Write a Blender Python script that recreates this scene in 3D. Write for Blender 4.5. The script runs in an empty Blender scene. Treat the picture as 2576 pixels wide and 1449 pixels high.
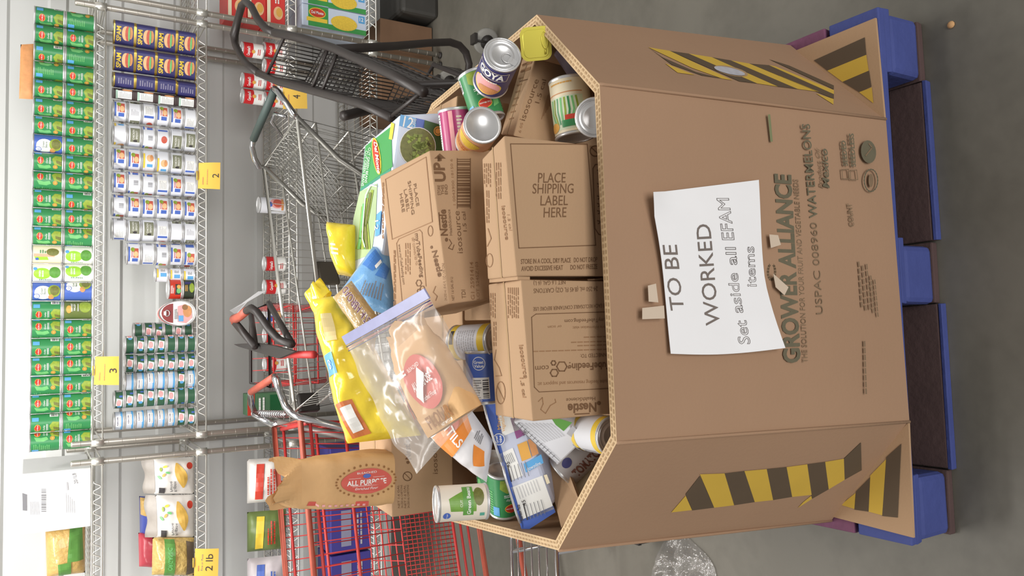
import bpy, bmesh, math, random
from mathutils import Vector, Matrix, noise as mnoise

random.seed(7)
SC = bpy.context.scene
COL = SC.collection
V = Vector

# ------------------------------------------------------------------ camera
# the phone was held sideways-up: world "up" points to the left of the frame
FPX = 2000.15                                   # focal length in pixels of the 2576 px frame
CAM = V((0.0, 0.0, 1.8313))
_p, _r, _yaw = 0.5431, 0.0118, 0.0591           # pitch down, roll, yaw
FW = V((math.sin(_yaw)*math.cos(_p), math.cos(_yaw)*math.cos(_p), -math.sin(_p)))
_rt = V((math.cos(_yaw), -math.sin(_yaw), 0.0)); _up = _rt.cross(FW)
RT = _rt*math.cos(_r) + _up*math.sin(_r)
UP = -_rt*math.sin(_r) + _up*math.cos(_r)
cd = bpy.data.cameras.new('camera'); cam = bpy.data.objects.new('camera', cd); COL.objects.link(cam)
cd.sensor_fit = 'HORIZONTAL'; cd.sensor_width = 36.0; cd.lens = 36.0*FPX/2576.0
cd.clip_start = 0.02; cd.clip_end = 60
bx_, by_, bz_ = -UP, RT, -FW
cam.matrix_world = Matrix(((bx_.x, by_.x, bz_.x, CAM.x), (bx_.y, by_.y, bz_.y, CAM.y), (bx_.z, by_.z, bz_.z, CAM.z), (0, 0, 0, 1)))
SC.camera = cam

# ------------------------------------------------------------------ light
SC.view_settings.view_transform = 'Standard'; SC.view_settings.look = 'None'
SC.view_settings.gamma = 1.0; SC.view_settings.use_curve_mapping = False
SC.view_settings.exposure = 0.0
w = bpy.data.worlds.new('room_ambience'); SC.world = w; w.use_nodes = True
bg = w.node_tree.nodes['Background']; bg.inputs[0].default_value = (1.0, 0.97, 0.93, 1); bg.inputs[1].default_value = 0.36
def area(name, loc, size, sizey, power, col, rot=(0, 0, 0)):
    l = bpy.data.lights.new(name, 'AREA'); l.shape = 'RECTANGLE'; l.size = size; l.size_y = sizey
    l.energy = power; l.color = col
    o = bpy.data.objects.new(name, l); COL.objects.link(o); o.location = loc; o.rotation_euler = rot
    return o
# ceiling fluorescent fixtures: one row along the shelving, one row over the aisle
area('fluorescent_light', (-0.3, 2.85, 3.05), 2.6, 0.30, 72, (1.0, 0.985, 0.96))
area('fluorescent_light', (0.2, 1.95, 3.05), 2.6, 0.30, 24, (1.0, 0.96, 0.90))
area('fluorescent_light', (-2.8, 2.4, 3.05), 1.3, 0.30, 16, (1.0, 0.97, 0.92))
# added fill light behind the camera, brightens upright fronts more than the floor
area('front_fill_light', (0.5, -3.9, 2.1), 3.0, 2.2, 190, (1.0, 0.98, 0.96), (math.radians(90), 0, 0))

# ------------------------------------------------------------------ points of the place seen along a line of sight
def ray(x, y): return FW + RT*((724.5-y)/FPX) - UP*((x-1288.0)/FPX)
def AZ(x, y, z): d = ray(x, y); return CAM + d*((z-CAM.z)/d.z)
def AY(x, y, Y): d = ray(x, y); return CAM + d*((Y-CAM.y)/d.y)
def AD(x, y, dep): return CAM + ray(x, y)*dep
def AP(x, y, O, N): d = ray(x, y); return CAM + d*((O-CAM).dot(N)/d.dot(N))

# ------------------------------------------------------------------ materials
def lin(c):
    c = c/255.0
    return c/12.92 if c <= 0.04045 else ((c+0.055)/1.055)**2.4
def rgb(c): return (lin(c[0]), lin(c[1]), lin(c[2]), 1.0)
_mats = {}
def mat(name, col, rough=0.6, metal=0.0, var=0.10, scale=14.0, bump=0.0, bscale=60.0, coat=0.0, spec=0.5, trans=0.0):
    if name in _mats: return _mats[name]
    m = bpy.data.materials.new(name); m.use_nodes = True; nt = m.node_tree; N = nt.nodes; L = nt.links
    b = N['Principled BSDF']; b.inputs['Roughness'].default_value = rough; b.inputs['Metallic'].default_value = metal
    b.inputs['Specular IOR Level'].default_value = spec; b.inputs['Coat Weight'].default_value = coat
    b.inputs['Transmission Weight'].default_value = trans
    tc = N.new('ShaderNodeTexCoord'); nz = N.new('ShaderNodeTexNoise'); nz.inputs['Scale'].default_value = scale; nz.inputs['Detail'].default_value = 4
    mx = N.new('ShaderNodeMix'); mx.data_type = 'RGBA'
    c = rgb(col); k = 1-var; k2 = 1+var*0.6
    mx.inputs[6].default_value = (c[0]*k, c[1]*k, c[2]*k, 1); mx.inputs[7].default_value = (min(1, c[0]*k2), min(1, c[1]*k2), min(1, c[2]*k2), 1)
    L.new(tc.outputs['Object'], nz.inputs['Vector']); L.new(nz.outputs['Fac'], mx.inputs[0]); L.new(mx.outputs[2], b.inputs['Base Color'])
    if bump > 0:
        n2 = N.new('ShaderNodeTexNoise'); n2.inputs['Scale'].default_value = bscale; n2.inputs['Detail'].default_value = 3
        bp = N.new('ShaderNodeBump'); bp.inputs['Strength'].default_value = bump; bp.inputs['Distance'].default_value = 0.01
        L.new(tc.outputs['Object'], n2.inputs['Vector']); L.new(n2.outputs['Fac'], bp.inputs['Height']); L.new(bp.outputs['Normal'], b.inputs['Normal'])
    _mats[name] = m
    return m
def film(name, tint, white=0.12, gloss=0.22, rough=0.12, bump=0.5, bscale=30.0):
    """thin clear plastic film: mostly see-through, a little milky, shiny and wrinkled"""
    if name in _mats: return _mats[name]
    m = bpy.data.materials.new(name); m.use_nodes = True; nt = m.node_tree; N = nt.nodes; L = nt.links
    for n in list(N):
        if n.type != 'OUTPUT_MATERIAL': N.remove(n)
    out = [n for n in N if n.type == 'OUTPUT_MATERIAL'][0]
    tr = N.new('ShaderNodeBsdfTransparent'); di = N.new('ShaderNodeBsdfDiffuse'); gl = N.new('ShaderNodeBsdfGlossy')
    tr.inputs[0].default_value = (0.97, 0.97, 0.97, 1); di.inputs[0].default_value = rgb(tint); gl.inputs['Roughness'].default_value = rough
    tc = N.new('ShaderNodeTexCoord'); nz = N.new('ShaderNodeTexNoise'); nz.inputs['Scale'].default_value = bscale; nz.inputs['Detail'].default_value = 3
    bp = N.new('ShaderNodeBump'); bp.inputs['Strength'].default_value = bump; bp.inputs['Distance'].default_value = 0.02
    L.new(tc.outputs['Object'], nz.inputs['Vector']); L.new(nz.outputs['Fac'], bp.inputs['Height']); L.new(bp.outputs['Normal'], gl.inputs['Normal'])
    a = N.new('ShaderNodeMixShader'); a.inputs[0].default_value = white; L.new(tr.outputs[0], a.inputs[1]); L.new(di.outputs[0], a.inputs[2])
    b = N.new('ShaderNodeMixShader'); b.inputs[0].default_value = gloss; L.new(a.outputs[0], b.inputs[1]); L.new(gl.outputs[0], b.inputs[2])
    L.new(b.outputs[0], out.inputs[0])
    _mats[name] = m
    return m

M_card = mat('cardboard', (180, 147, 114), 0.85, var=0.07, scale=5, bump=0.05, bscale=180)
M_card2 = mat('bin_cardboard', (164, 131, 104), 0.85, var=0.09, scale=3.5, bump=0.06, bscale=140)
M_cardin = mat('cardboard_inside', (158, 126, 96), 0.9, var=0.08, scale=6)
M_edge = mat('corrugated_edge', (204, 176, 138), 0.9, var=0.15, scale=90)
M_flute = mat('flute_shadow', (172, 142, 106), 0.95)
M_ink = mat('brown_print_ink', (118, 86, 58), 0.85, var=0.15, scale=60)
M_inkL = mat('faded_print_ink', (150, 112, 78), 0.85, var=0.15, scale=60)
M_inkg = mat('green_grey_print_ink', (104, 98, 78), 0.85, var=0.2, scale=50)
M_inkg2 = mat('faded_green_grey_ink', (128, 106, 82), 0.85, var=0.2, scale=50)
M_hazy = mat('hazard_yellow_ink', (208, 172, 66), 0.8, var=0.10, scale=10)
M_hazk = mat('hazard_dark_ink', (92, 76, 58), 0.8, var=0.12, scale=12)
M_blue = mat('blue_pallet_paint', (66, 78, 142), 0.75, var=0.25, scale=9, bump=0.25, bscale=40)
M_bluew = mat('worn_blue_red_paint', (120, 72, 100), 0.8, var=0.45, scale=16, bump=0.2)
M_pdark = mat('shade_dark_pallet_wood', (86, 66, 64), 0.9, var=0.25, scale=10, bump=0.2)  # shade inside the pallet openings put into this wood colour
M_tin = mat('tin_metal', (214, 214, 214), 0.32, 0.6, var=0.06, scale=20)
M_chrome = mat('chrome', (220, 220, 222), 0.16, 1.0, var=0.05, scale=10)
M_zinc = mat('zinc_wire', (226, 224, 216), 0.34, 0.7, var=0.08, scale=30)
M_zincd = mat('zinc_post', (196, 190, 180), 0.38, 0.75, var=0.12, scale=20)
M_blk = mat('black_coated_steel', (52, 46, 44), 0.45, 0.0, var=0.15, scale=20)
M_blkp = mat('black_plastic', (50, 46, 44), 0.5, var=0.12)
M_grip = mat('dark_green_grip', (70, 84, 80), 0.55, var=0.12)
M_red = mat('red_coated_wire', (206, 62, 60), 0.45, var=0.18, scale=14)
M_redo = mat('worn_orange_red_tube', (190, 92, 72), 0.5, var=0.3, scale=18)
M_white = mat('white_paper', (238, 238, 240), 0.7, var=0.03)
M_tape = mat('masking_tape', (206, 188, 168), 0.5, var=0.05)
M_ytag = mat('yellow_tag_paper', (240, 196, 84), 0.7, var=0.05)
M_pencil = mat('marker_ink', (120, 112, 108), 0.8, var=0.1)
M_penl = mat('light_marker_ink', (165, 160, 160), 0.8, var=0.1)
M_dark = mat('dark_print', (60, 56, 58), 0.6)
M_text = mat('grey_print', (128, 128, 132), 0.6)
M_lgrey = mat('light_grey_print', (188, 188, 192), 0.6)
M_wht = mat('white_print', (240, 240, 236), 0.45, var=0.03)
M_gn = mat('can_green', (58, 140, 84), 0.35, var=0.12, scale=18)
M_gnd = mat('can_dark_green', (24, 92, 52), 0.35, var=0.15, scale=18)
M_gnl = mat('leaf_light_green', (116, 192, 118), 0.4, var=0.15, scale=60)
M_gny = mat('bean_yellow_green', (150, 172, 62), 0.45, var=0.45, scale=120)
M_olive = mat('bean_olive', (118, 122, 58), 0.5, var=0.5, scale=140)
M_redb = mat('badge_red', (206, 66, 48), 0.35, var=0.06)
M_yel = mat('badge_yellow', (240, 206, 70), 0.4, var=0.06)
M_ora = mat('badge_orange', (226, 170, 82), 0.4, var=0.1)
M_sky = mat('print_sky_blue', (96, 168, 222), 0.4, var=0.08)
M_blu = mat('print_blue', (78, 108, 190), 0.38, var=0.1)
M_navy = mat('print_navy', (60, 58, 112), 0.38, var=0.12)
M_lime = mat('print_lime', (160, 216, 66), 0.4, var=0.1)
M_cream = mat('print_cream', (238, 226, 196), 0.45, var=0.05)
M_tan = mat('print_tan', (214, 150, 96), 0.45, var=0.25, scale=60)
M_meat = mat('print_meat_red', (206, 96, 78), 0.45, var=0.3, scale=80)
M_pink = mat('print_pink', (236, 170, 170), 0.45, var=0.15, scale=60)
M_cream2 = mat('print_bun', (236, 190, 140), 0.45, var=0.15, scale=40)
M_camp = mat('soup_red', (206, 42, 46), 0.35, var=0.08)
M_corn = mat('print_corn', (244, 204, 74), 0.45, var=0.3, scale=160)

# ------------------------------------------------------------------ mesh builder
def _off(parent):
    o = parent
    while o is not None and o.parent is not None: o = o.parent
    return o.location.copy() if o is not None else V((0, 0, 0))

class MB:
    def __init__(s): s.v = []; s.f = []; s.mi = []; s.sm = []; s.mats = []
    def m(s, mt):
        if mt not in s.mats: s.mats.append(mt)
        return s.mats.index(mt)
    def add(s, vs, fs, mt, smooth=False):
        o = len(s.v); s.v += [tuple(p) for p in vs]; i = s.m(mt)
        for f in fs: s.f.append(tuple(a+o for a in f)); s.mi.append(i); s.sm.append(smooth)
        return s
    def box(s, lo, hi, mt, M=None):
        (x0, y0, z0), (x1, y1, z1) = lo, hi
        p = [V(q) for q in ((x0, y0, z0), (x1, y0, z0), (x1, y1, z0), (x0, y1, z0), (x0, y0, z1), (x1, y0, z1), (x1, y1, z1), (x0, y1, z1))]
        if M is not None: p = [M @ q for q in p]
        return s.add(p, [(0, 3, 2, 1), (4, 5, 6, 7), (0, 1, 5, 4), (1, 2, 6, 5), (2, 3, 7, 6), (3, 0, 4, 7)], mt)
    def hexa(s, p, mt, bev=0.0):
        """p: 4 bottom corners then 4 top corners; bev rounds the edges"""
        fs = [(0, 3, 2, 1), (4, 5, 6, 7), (0, 1, 5, 4), (1, 2, 6, 5), (2, 3, 7, 6), (3, 0, 4, 7)]
        if bev <= 0: return s.add(p, fs, mt)
        bm = bmesh.new(); vs = [bm.verts.new(q) for q in p]
        for f in fs: bm.faces.new([vs[i] for i in f])
        bmesh.ops.recalc_face_normals(bm, faces=bm.faces)
        bmesh.ops.bevel(bm, geom=bm.edges[:], offset=bev, segments=2, profile=0.5, affect='EDGES')
        bm.verts.index_update()
        s.add([q.co for q in bm.verts], [[q.index for q in f.verts] for f in bm.faces], mt); bm.free()
        return s
    def tube(s, pts, r, mt, n=8, closed=False, smooth=True):
        pts = [V(p) for p in pts]; k = len(pts); vs = []; fs = []
        nrm = None
        for i, p in enumerate(pts):
            if closed: t = (pts[(i+1) % k]-pts[i-1])
            else: t = pts[min(i+1, k-1)]-pts[max(i-1, 0)]
            t.normalize()
            if nrm is None:
                a = V((0, 0, 1)) if abs(t.z) < 0.9 else V((1, 0, 0)); nrm = t.cross(a).normalized()
            else:
                nrm = (nrm - t*nrm.dot(t)); nrm.normalize()
            b = t.cross(nrm)
            # widen at mitred corners
            sc = 1.0
            if 0 < i < k-1 or closed:
                a1 = (pts[i]-pts[i-1]).normalized(); a2 = (pts[(i+1) % k]-pts[i]).normalized()
                c = max(0.5, math.sqrt(max(0.0, (1+a1.dot(a2))/2))); sc = 1.0/c
            for j in range(n):
                an = 2*math.pi*j/n
                vs.append(p + (nrm*math.cos(an) + b*math.sin(an))*r*(1 if abs(sc-1) < 0.03 else min(sc, 1.25)))
        rng = k if closed else k-1
        for i in range(rng):
            for j in range(n):
                a = i*n+j; b_ = i*n+(j+1) % n; c = ((i+1) % k)*n+(j+1) % n; d = ((i+1) % k)*n+j
                fs.append((a, b_, c, d))
        if not closed:
            fs.append(tuple(range(n-1, -1, -1))); fs.append(tuple((k-1)*n+j for j in range(n)))
        return s.add(vs, fs, mt, smooth)
    def lathe(s, prof, mt, n=28, M=None, smooth=True, cap0=False, cap1=False):
        vs = []; fs = []
        for (r, z) in prof:
            for j in range(n):
                a = 2*math.pi*j/n; q = V((r*math.cos(a), r*math.sin(a), z)); vs.append(M @ q if M is not None else q)
        for i in range(len(prof)-1):
            for j in range(n):
                fs.append((i*n+j, i*n+(j+1) % n, (i+1)*n+(j+1) % n, (i+1)*n+j))
        if cap0: fs.append(tuple(range(n-1, -1, -1)))
        if cap1: fs.append(tuple((len(prof)-1)*n+j for j in range(n)))
        return s.add(vs, fs, mt, smooth)
    def grid(s, fn, nu, nv, mt, smooth=True, closeu=False):
        vs = [fn(i/nu, j/nv) for j in range(nv+1) for i in range(nu+(0 if closeu else 1))]
        w_ = nu if closeu else nu+1; fs = []
        for j in range(nv):
            for i in range(nu):
                i2 = (i+1) % w_ if closeu else i+1
                fs.append((j*w_+i, j*w_+i2, (j+1)*w_+i2, (j+1)*w_+i))
        return s.add(vs, fs, mt, smooth)
    def mesh(s, name):
        me = bpy.data.meshes.new(name); me.from_pydata(s.v, [], s.f)
        for mt in s.mats: me.materials.append(mt)
        me.polygons.foreach_set('material_index', s.mi); me.polygons.foreach_set('use_smooth', s.sm); me.update()
        return me
    def build(s, name, parent=None):
        """vertices are in world coordinates; the object keeps them relative to its thing's base"""
        if parent is not None:
            of = _off(parent); s.v = [(a-of.x, b-of.y, c-of.z) for (a, b, c) in s.v]
        o = bpy.data.objects.new(name, s.mesh(name)); COL.objects.link(o)
        if parent is not None: o.parent = parent
        if name.endswith('print'): o['kind'] = 'stuff'
        return o
    def solid(s, name, label, cat, group=None):
        """a thing that is one mesh: its origin at its base"""
        xs = [p[0] for p in s.v]; ys = [p[1] for p in s.v]; zs = [p[2] for p in s.v]
        of = V(((min(xs)+max(xs))/2, (min(ys)+max(ys))/2, min(zs)))
        s.v = [(a-of.x, b-of.y, c-of.z) for (a, b, c) in s.v]
        o = bpy.data.objects.new(name, s.mesh(name)); COL.objects.link(o); o.location = of
        return tag(o, label, cat, group)

def tag(o, label=None, cat=None, group=None, kind=None):
    if label: o['label'] = label
    if cat: o['category'] = cat
    if group: o['group'] = group
    if kind: o['kind'] = kind
    return o
def thing(name, label, cat, loc, group=None):
    o = bpy.data.objects.new(name, None); COL.objects.link(o); o.location = loc; o.empty_display_size = 0.05
    return tag(o, label, cat, group)
def structure(o): o['kind'] = 'structure'; return o

class Proto:
    """meshes of one kind of thing, shared by all its copies: [(part name, mesh, index of parent part)]"""
    def __init__(s, name, cat): s.name = name; s.cat = cat; s.parts = []
    def part(s, name, mb, parent=None): s.parts.append((name, mb.mesh(name), parent)); return len(s.parts)-1
    def inst(s, M, label, group=None):
        e = bpy.data.objects.new(s.name, None); COL.objects.link(e); e.empty_display_size = 0.04; e.matrix_world = M
        tag(e, label, s.cat, group); obs = []
        for (n, me, pa) in s.parts:
            o = bpy.data.objects.new(n, me); COL.objects.link(o); o.parent = e if pa is None else obs[pa]; obs.append(o)
        return e
def TR(loc, rz=0.0): return Matrix.Translation(V(loc)) @ Matrix.Rotation(rz, 4, 'Z')
def AX(base, axis, spin=0.0, ref=None):
    """matrix that stands a local +Z thing at base with its axis along axis; local -Y (its front) turned towards ref"""
    z = V(axis).normalized(); r = V(ref) if ref is not None else (CAM-V(base))
    y = -(r - z*r.dot(z)); 
    if y.length < 1e-5: y = V((0, 1, 0))
    y.normalize(); x = y.cross(z)
    R = Matrix(((x.x, y.x, z.x, 0), (x.y, y.y, z.y, 0), (x.z, y.z, z.z, 0), (0, 0, 0, 1)))
    return Matrix.Translation(V(base)) @ R @ Matrix.Rotation(spin, 4, 'Z')

# ------------------------------------------------------------------ print: lettering and flat shapes laid on a surface
_txt = {}
def text2d(s_, bold=0.0, shear=0.0, outline=False):
    k = (s_, bold, shear, outline)
    if k in _txt: return _txt[k]
    cu = bpy.data.curves.new('lettering', 'FONT'); cu.body = s_; cu.offset = bold; cu.shear = shear; cu.resolution_u = 3
    if outline: cu.fill_mode = 'NONE'; cu.bevel_depth = 0.013; cu.bevel_resolution = 0
    ob = bpy.data.objects.new('lettering', cu); me = bpy.data.meshes.new_from_object(ob)
    vs = [(p.co.x, p.co.y) for p in me.vertices]; fs = [tuple(p.vertices) for p in me.polygons]
    bpy.data.objects.remove(ob); bpy.data.curves.remove(cu); bpy.data.meshes.remove(me)
    x0 = min(p[0] for p in vs); x1 = max(p[0] for p in vs)
    vs = [((x-x0)/(x1-x0), y/0.69) for x, y in vs]         # width 1, capital height 1
    _txt[k] = (vs, fs, (x1-x0)/0.69); return _txt[k]
def clip(poly, a, lo):
    out = []; n = len(poly)
    for i in range(n):
        p, q = poly[i], poly[(i+1) % n]; ip = (p[0] >= a) == lo or abs(p[0]-a) < 1e-9; iq = (q[0] >= a) == lo or abs(q[0]-a) < 1e-9
        if ip: out.append(p)
        if ip != iq:
            t = (a-p[0])/(q[0]-p[0]); out.append((a, p[1]+t*(q[1]-p[1])))
    return out

class Draw:
    """2-D drawing onto a surface given by fn(x, y, lift) -> point; strip cuts shapes so they bend with it"""
    def __init__(s, mb, fn, strip=None, step=0.0004): s.mb = mb; s.fn = fn; s.strip = strip; s.step = step
    def poly(s, pts, mt, L=1):
        pts = [(p[0], p[1]) for p in pts]
        if s.strip is None:
            s.mb.add([s.fn(x, y, L*s.step) for x, y in pts], [tuple(range(len(pts)))], mt); return
        x0 = min(p[0] for p in pts); x1 = max(p[0] for p in pts); n = max(1, int(math.ceil((x1-x0)/s.strip)))
        for i in range(n):
            a = x0+(x1-x0)*i/n; b = x0+(x1-x0)*(i+1)/n
            q = clip(clip(pts, a, True), b, False)
            if len(q) >= 3: s.mb.add([s.fn(x, y, L*s.step) for x, y in q], [tuple(range(len(q)))], mt, s.strip is not None)
    def rect(s, x0, y0, x1, y1, mt, L=1): s.poly([(x0, y0), (x1, y0), (x1, y1), (x0, y1)], mt, L)
    def ell(s, cx, cy, rx, ry, mt, L=1, n=20, rot=0.0):
        c, d = math.cos(rot), math.sin(rot)
        s.poly([(cx+rx*math.cos(2*math.pi*i/n)*c-ry*math.sin(2*math.pi*i/n)*d, cy+rx*math.cos(2*math.pi*i/n)*d+ry*math.sin(2*math.pi*i/n)*c) for i in range(n)], mt, L)
    def text(s, t, cx, cy, h, mt, L=1, w=None, rot=0.0, bold=0.0, shear=0.0, left=False):
        vs, fs, asp = text2d(t, bold, shear)
        if w is None: w = h*asp
        if h is None: h = w/asp
        c, d = math.cos(rot), math.sin(rot); out = []
        for x, y in vs:
            x = (x - (0 if left else 0.5))*w; y = (y-0.5)*h
            out.append(s.fn(cx+x*c-y*d, cy+x*d+y*c, L*s.step))
        s.mb.add(out, fs, mt)
    def lines(s, x0, y0, x1, y1, n, mt, L=1, fill=0.5, seed=1, rag=0.35):
        """n rows of small print"""
        rn = random.Random(seed); dy = (y1-y0)/n
        for i in range(n):
            x = x0; y = y1-(i+1)*dy; end = x1-(x1-x0)*rag*rn.random()
            while x < end:
                ww = (x1-x0)*(0.05+0.10*rn.random()); s.rect(x, y, min(x+ww, end), y+dy*fill, mt, L); x += ww+(x1-x0)*0.02
    def bars(s, x0, y0, x1, y1, mt, L=1, n=18, seed=3, vert=True):
        rn = random.Random(seed); ws = [0.4+rn.random()*1.6 for _ in range(2*n)]; t = sum(ws); a = 0.0
        for i, q in enumerate(ws):
            if i % 2 == 0:
                if vert: s.rect(x0+(x1-x0)*a/t, y0, x0+(x1-x0)*(a+q)/t, y1, mt, L)
                else: s.rect(x0, y0+(y1-y0)*a/t, x1, y0+(y1-y0)*(a+q)/t, mt, L)
            a += q
    def path(s, pts, wd, mt, L=1, closed=False):
        k = len(pts)
        for i in range(k if closed else k-1):
            a = V((pts[i][0], pts[i][1])); b = V((pts[(i+1) % k][0], pts[(i+1) % k][1])); d = b-a
            if d.length < 1e-9: continue
            e = d.normalized()*wd*0.3; nn = V((-d.y, d.x)).normalized()*wd/2
            s.poly([a-e-nn, b+e-nn, b+e+nn, a-e+nn], mt, L)
    def ring(s, cx, cy, r, wd, mt, L=1, n=24, ry=None):
        s.path([(cx+r*math.cos(2*math.pi*i/n), cy+(ry or r)*math.sin(2*math.pi*i/n)) for i in range(n)], wd, mt, L, True)

class Face(Draw):
    """print on a flat face, given by where it is seen; the marks lie on the face itself"""
    def __init__(s, mb, O, N, step=0.0007):
        s.O = V(O); s.N = V(N).normalized()
        if s.N.dot(CAM-s.O) < 0: s.N = -s.N
        Draw.__init__(s, mb, lambda x, y, l: AP(x, y, s.O, s.N)+s.N*l, None, step)
    def say(s, t, p0, p1, up, mt, L=1, bold=0.0, shear=0.0, outline=False):
        """baseline from p0 to p1, capitals reaching up (pixels) from p0"""
        a = AP(p0[0], p0[1], s.O, s.N); U = AP(p1[0], p1[1], s.O, s.N)-a; W = AP(p0[0]+up[0], p0[1]+up[1], s.O, s.N)-a
        vs, fs, asp = text2d(t, bold, shear, outline)
        s.mb.add([a+U*x+W*y+s.N*(L*s.step) for x, y in vs], fs, mt)
def tri_normal(a, b, c): return (V(b)-V(a)).cross(V(c)-V(a)).normalized()
def cylmap(r): return lambda x, y, l: V(((r+l)*math.sin(x/r), -(r+l)*math.cos(x/r), y))

# ================================================================== THE ROOM
def concrete(name, c1, c2):
    m = bpy.data.materials.new(name); m.use_nodes = True; nt = m.node_tree; N = nt.nodes; L = nt.links; b = N['Principled BSDF']
    b.inputs['Roughness'].default_value = 0.55
    tc = N.new('ShaderNodeTexCoord'); n1 = N.new('ShaderNodeTexNoise'); n1.inputs['Scale'].default_value = 1.6; n1.inputs['Detail'].default_value = 6
    n2 = N.new('ShaderNodeTexNoise'); n2.inputs['Scale'].default_value = 22; n2.inputs['Detail'].default_value = 5
    r = N.new('ShaderNodeValToRGB'); r.color_ramp.elements[0].color = rgb(c1); r.color_ramp.elements[1].color = rgb(c2)
    r.color_ramp.elements[0].position = 0.3; r.color_ramp.elements[1].position = 0.72
    ma = N.new('ShaderNodeMath'); ma.operation = 'MULTIPLY_ADD'; ma.inputs[1].default_value = 0.25; 
    L.new(tc.outputs['Object'], n1.inputs['Vector']); L.new(tc.outputs['Object'], n2.inputs['Vector'])
    L.new(n2.outputs['Fac'], ma.inputs[0]); L.new(n1.outputs['Fac'], ma.inputs[2]); L.new(ma.outputs[0], r.inputs[0]); L.new(r.outputs[0], b.inputs['Base Color'])
    bp = N.new('ShaderNodeBump'); bp.inputs['Strength'].default_value = 0.15; bp.inputs['Distance'].default_value = 0.004; L.new(n2.outputs['Fac'], bp.inputs['Height']); L.new(bp.outputs['Normal'], b.inputs['Normal'])
    return m
M_floor = concrete('sealed_concrete', (84, 81, 72), (116, 112, 102))
M_wall = mat('grey_wall_paint', (218, 219, 217), 0.75, var=0.04, scale=3)
M_ceil = mat('ceiling_paint', (214, 214, 210), 0.9, var=0.03)
structure(MB().add([(-6, -4, 0), (6, -4, 0), (6, 4.3, 0), (-6, 4.3, 0)], [(0, 1, 2, 3)], M_floor).build('floor'))
YW = 4.23                                       # back wall, clad in wide horizontal steel ribs
mb = MB(); prof = [(YW, 0.0)]; z = 0.05
while z < 3.2:
    prof += [(YW, z), (YW-0.012, z+0.012), (YW-0.012, z+0.075), (YW, z+0.087)]; z += 0.235
prof.append((YW, 3.3)); vs = []; fs = []
for (y, z) in prof: vs += [(-6, y, z), (6, y, z)]
for i in range(len(prof)-1): fs.append((2*i, 2*i+1, 2*i+3, 2*i+2))
structure(mb.add(vs, fs, M_wall).build('wall_back'))
structure(MB().box((-6, YW-0.02, 0), (6, YW, 0.0) if False else (6, YW-0.004, 0.10), mat('baseboard_grey', (120, 118, 114), 0.7)).build('baseboard_back'))

# ================================================================== WIRE SHELVING
YS, ZS, SD = 3.709, (1.6135, 1.2097, 0.806, 0.402), 0.455
def shelving(x0, x1, label, deck_n):
    t = thing('wire_shelving_unit', label, 'shelving', ((x0+x1)/2, YS+SD/2, 0), 'chrome wire shelving units along the back wall')
    for x in (x0, x1):
        for y in (YS, YS+SD):
            p = MB(); p.lathe([(0.0127, 0.012), (0.0127, 1.685), (0.0115, 1.69), (0, 1.692)], M_zincd, 12, TR((x, y, 0)), cap0=True)
            zz = 0.03
            while zz < 1.68: p.lathe([(0.0127, zz), (0.0133, zz+0.001), (0.0127, zz+0.003)], M_zincd, 12, TR((x, y, 0))); zz += 0.0508
            po = p.build('post', t)
            f = MB(); f.lathe([(0.017, 0), (0.017, 0.01), (0.006, 0.013), (0.006, 0.03)], M_blkp, 12, TR((x, y, 0)), cap0=True); f.build('foot', po)
    for z in ZS:
        d = MB(); n = deck_n
        for i in range(n+1):
            x = x0+0.02+(x1-x0-0.04)*i/n; d.tube([(x, YS-0.008, z-0.002), (x, YS+SD+0.008, z-0.002)], 0.0019, M_zinc, 4)
        for k in range(1, 4): yy = YS+SD*k/4; d.tube([(x0, yy, z-0.006), (x1, yy, z-0.006)], 0.003, M_zinc, 5)
        sh = d.build('shelf', t)
        for y in (YS-0.012, YS+SD+0.012):
            e = MB(); e.tube([(x0+0.012, y, z), (x1-0.012, y, z)], 0.0036, M_zinc, 6); e.tube([(x0+0.012, y, z-0.037), (x1-0.012, y, z-0.037)], 0.0036, M_zinc, 6); e.build('edge_rod', sh)
            q = MB(); L_ = x1-x0-0.16; k = int(L_/0.0205); pts = []
            for i in range(k+1):
                zz = z-0.006 if i % 2 else z-0.031
                pts += [(x0+0.08+L_*i/k-0.004, y, zz), (x0+0.08+L_*i/k+0.004, y, zz)]
            q.tube(pts, 0.0023, M_zinc, 5); q.build('truss_wire', sh)
        for x in (x0, x1):
            e = MB(); e.tube([(x, YS, z-0.002), (x, YS+SD, z-0.002)], 0.0036, M_zinc, 6); e.tube([(x, YS, z-0.037), (x, YS+SD, z-0.037)], 0.0036, M_zinc, 6); e.build('end_rod', sh)
            for y in (YS, YS+SD):
                c = MB(); c.lathe([(0.0135, -0.042), (0.0185, -0.042), (0.0165, 0.004), (0.0135, 0.004)], M_zinc, 12, TR((x, y, z))); c.build('collar', sh)
    return t
XL, XR = -0.437, 1.391
shelving(XL, XR, 'chrome wire shelving unit stacked with green cans, between two other units', 72)
shelving(-2.34, -0.515, 'chrome wire shelving unit holding the white carton and pasta bags', 72)
shelving(1.442, 3.27, 'chrome wire shelving unit holding the corn case, right of the luncheon meat', 72)

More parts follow.
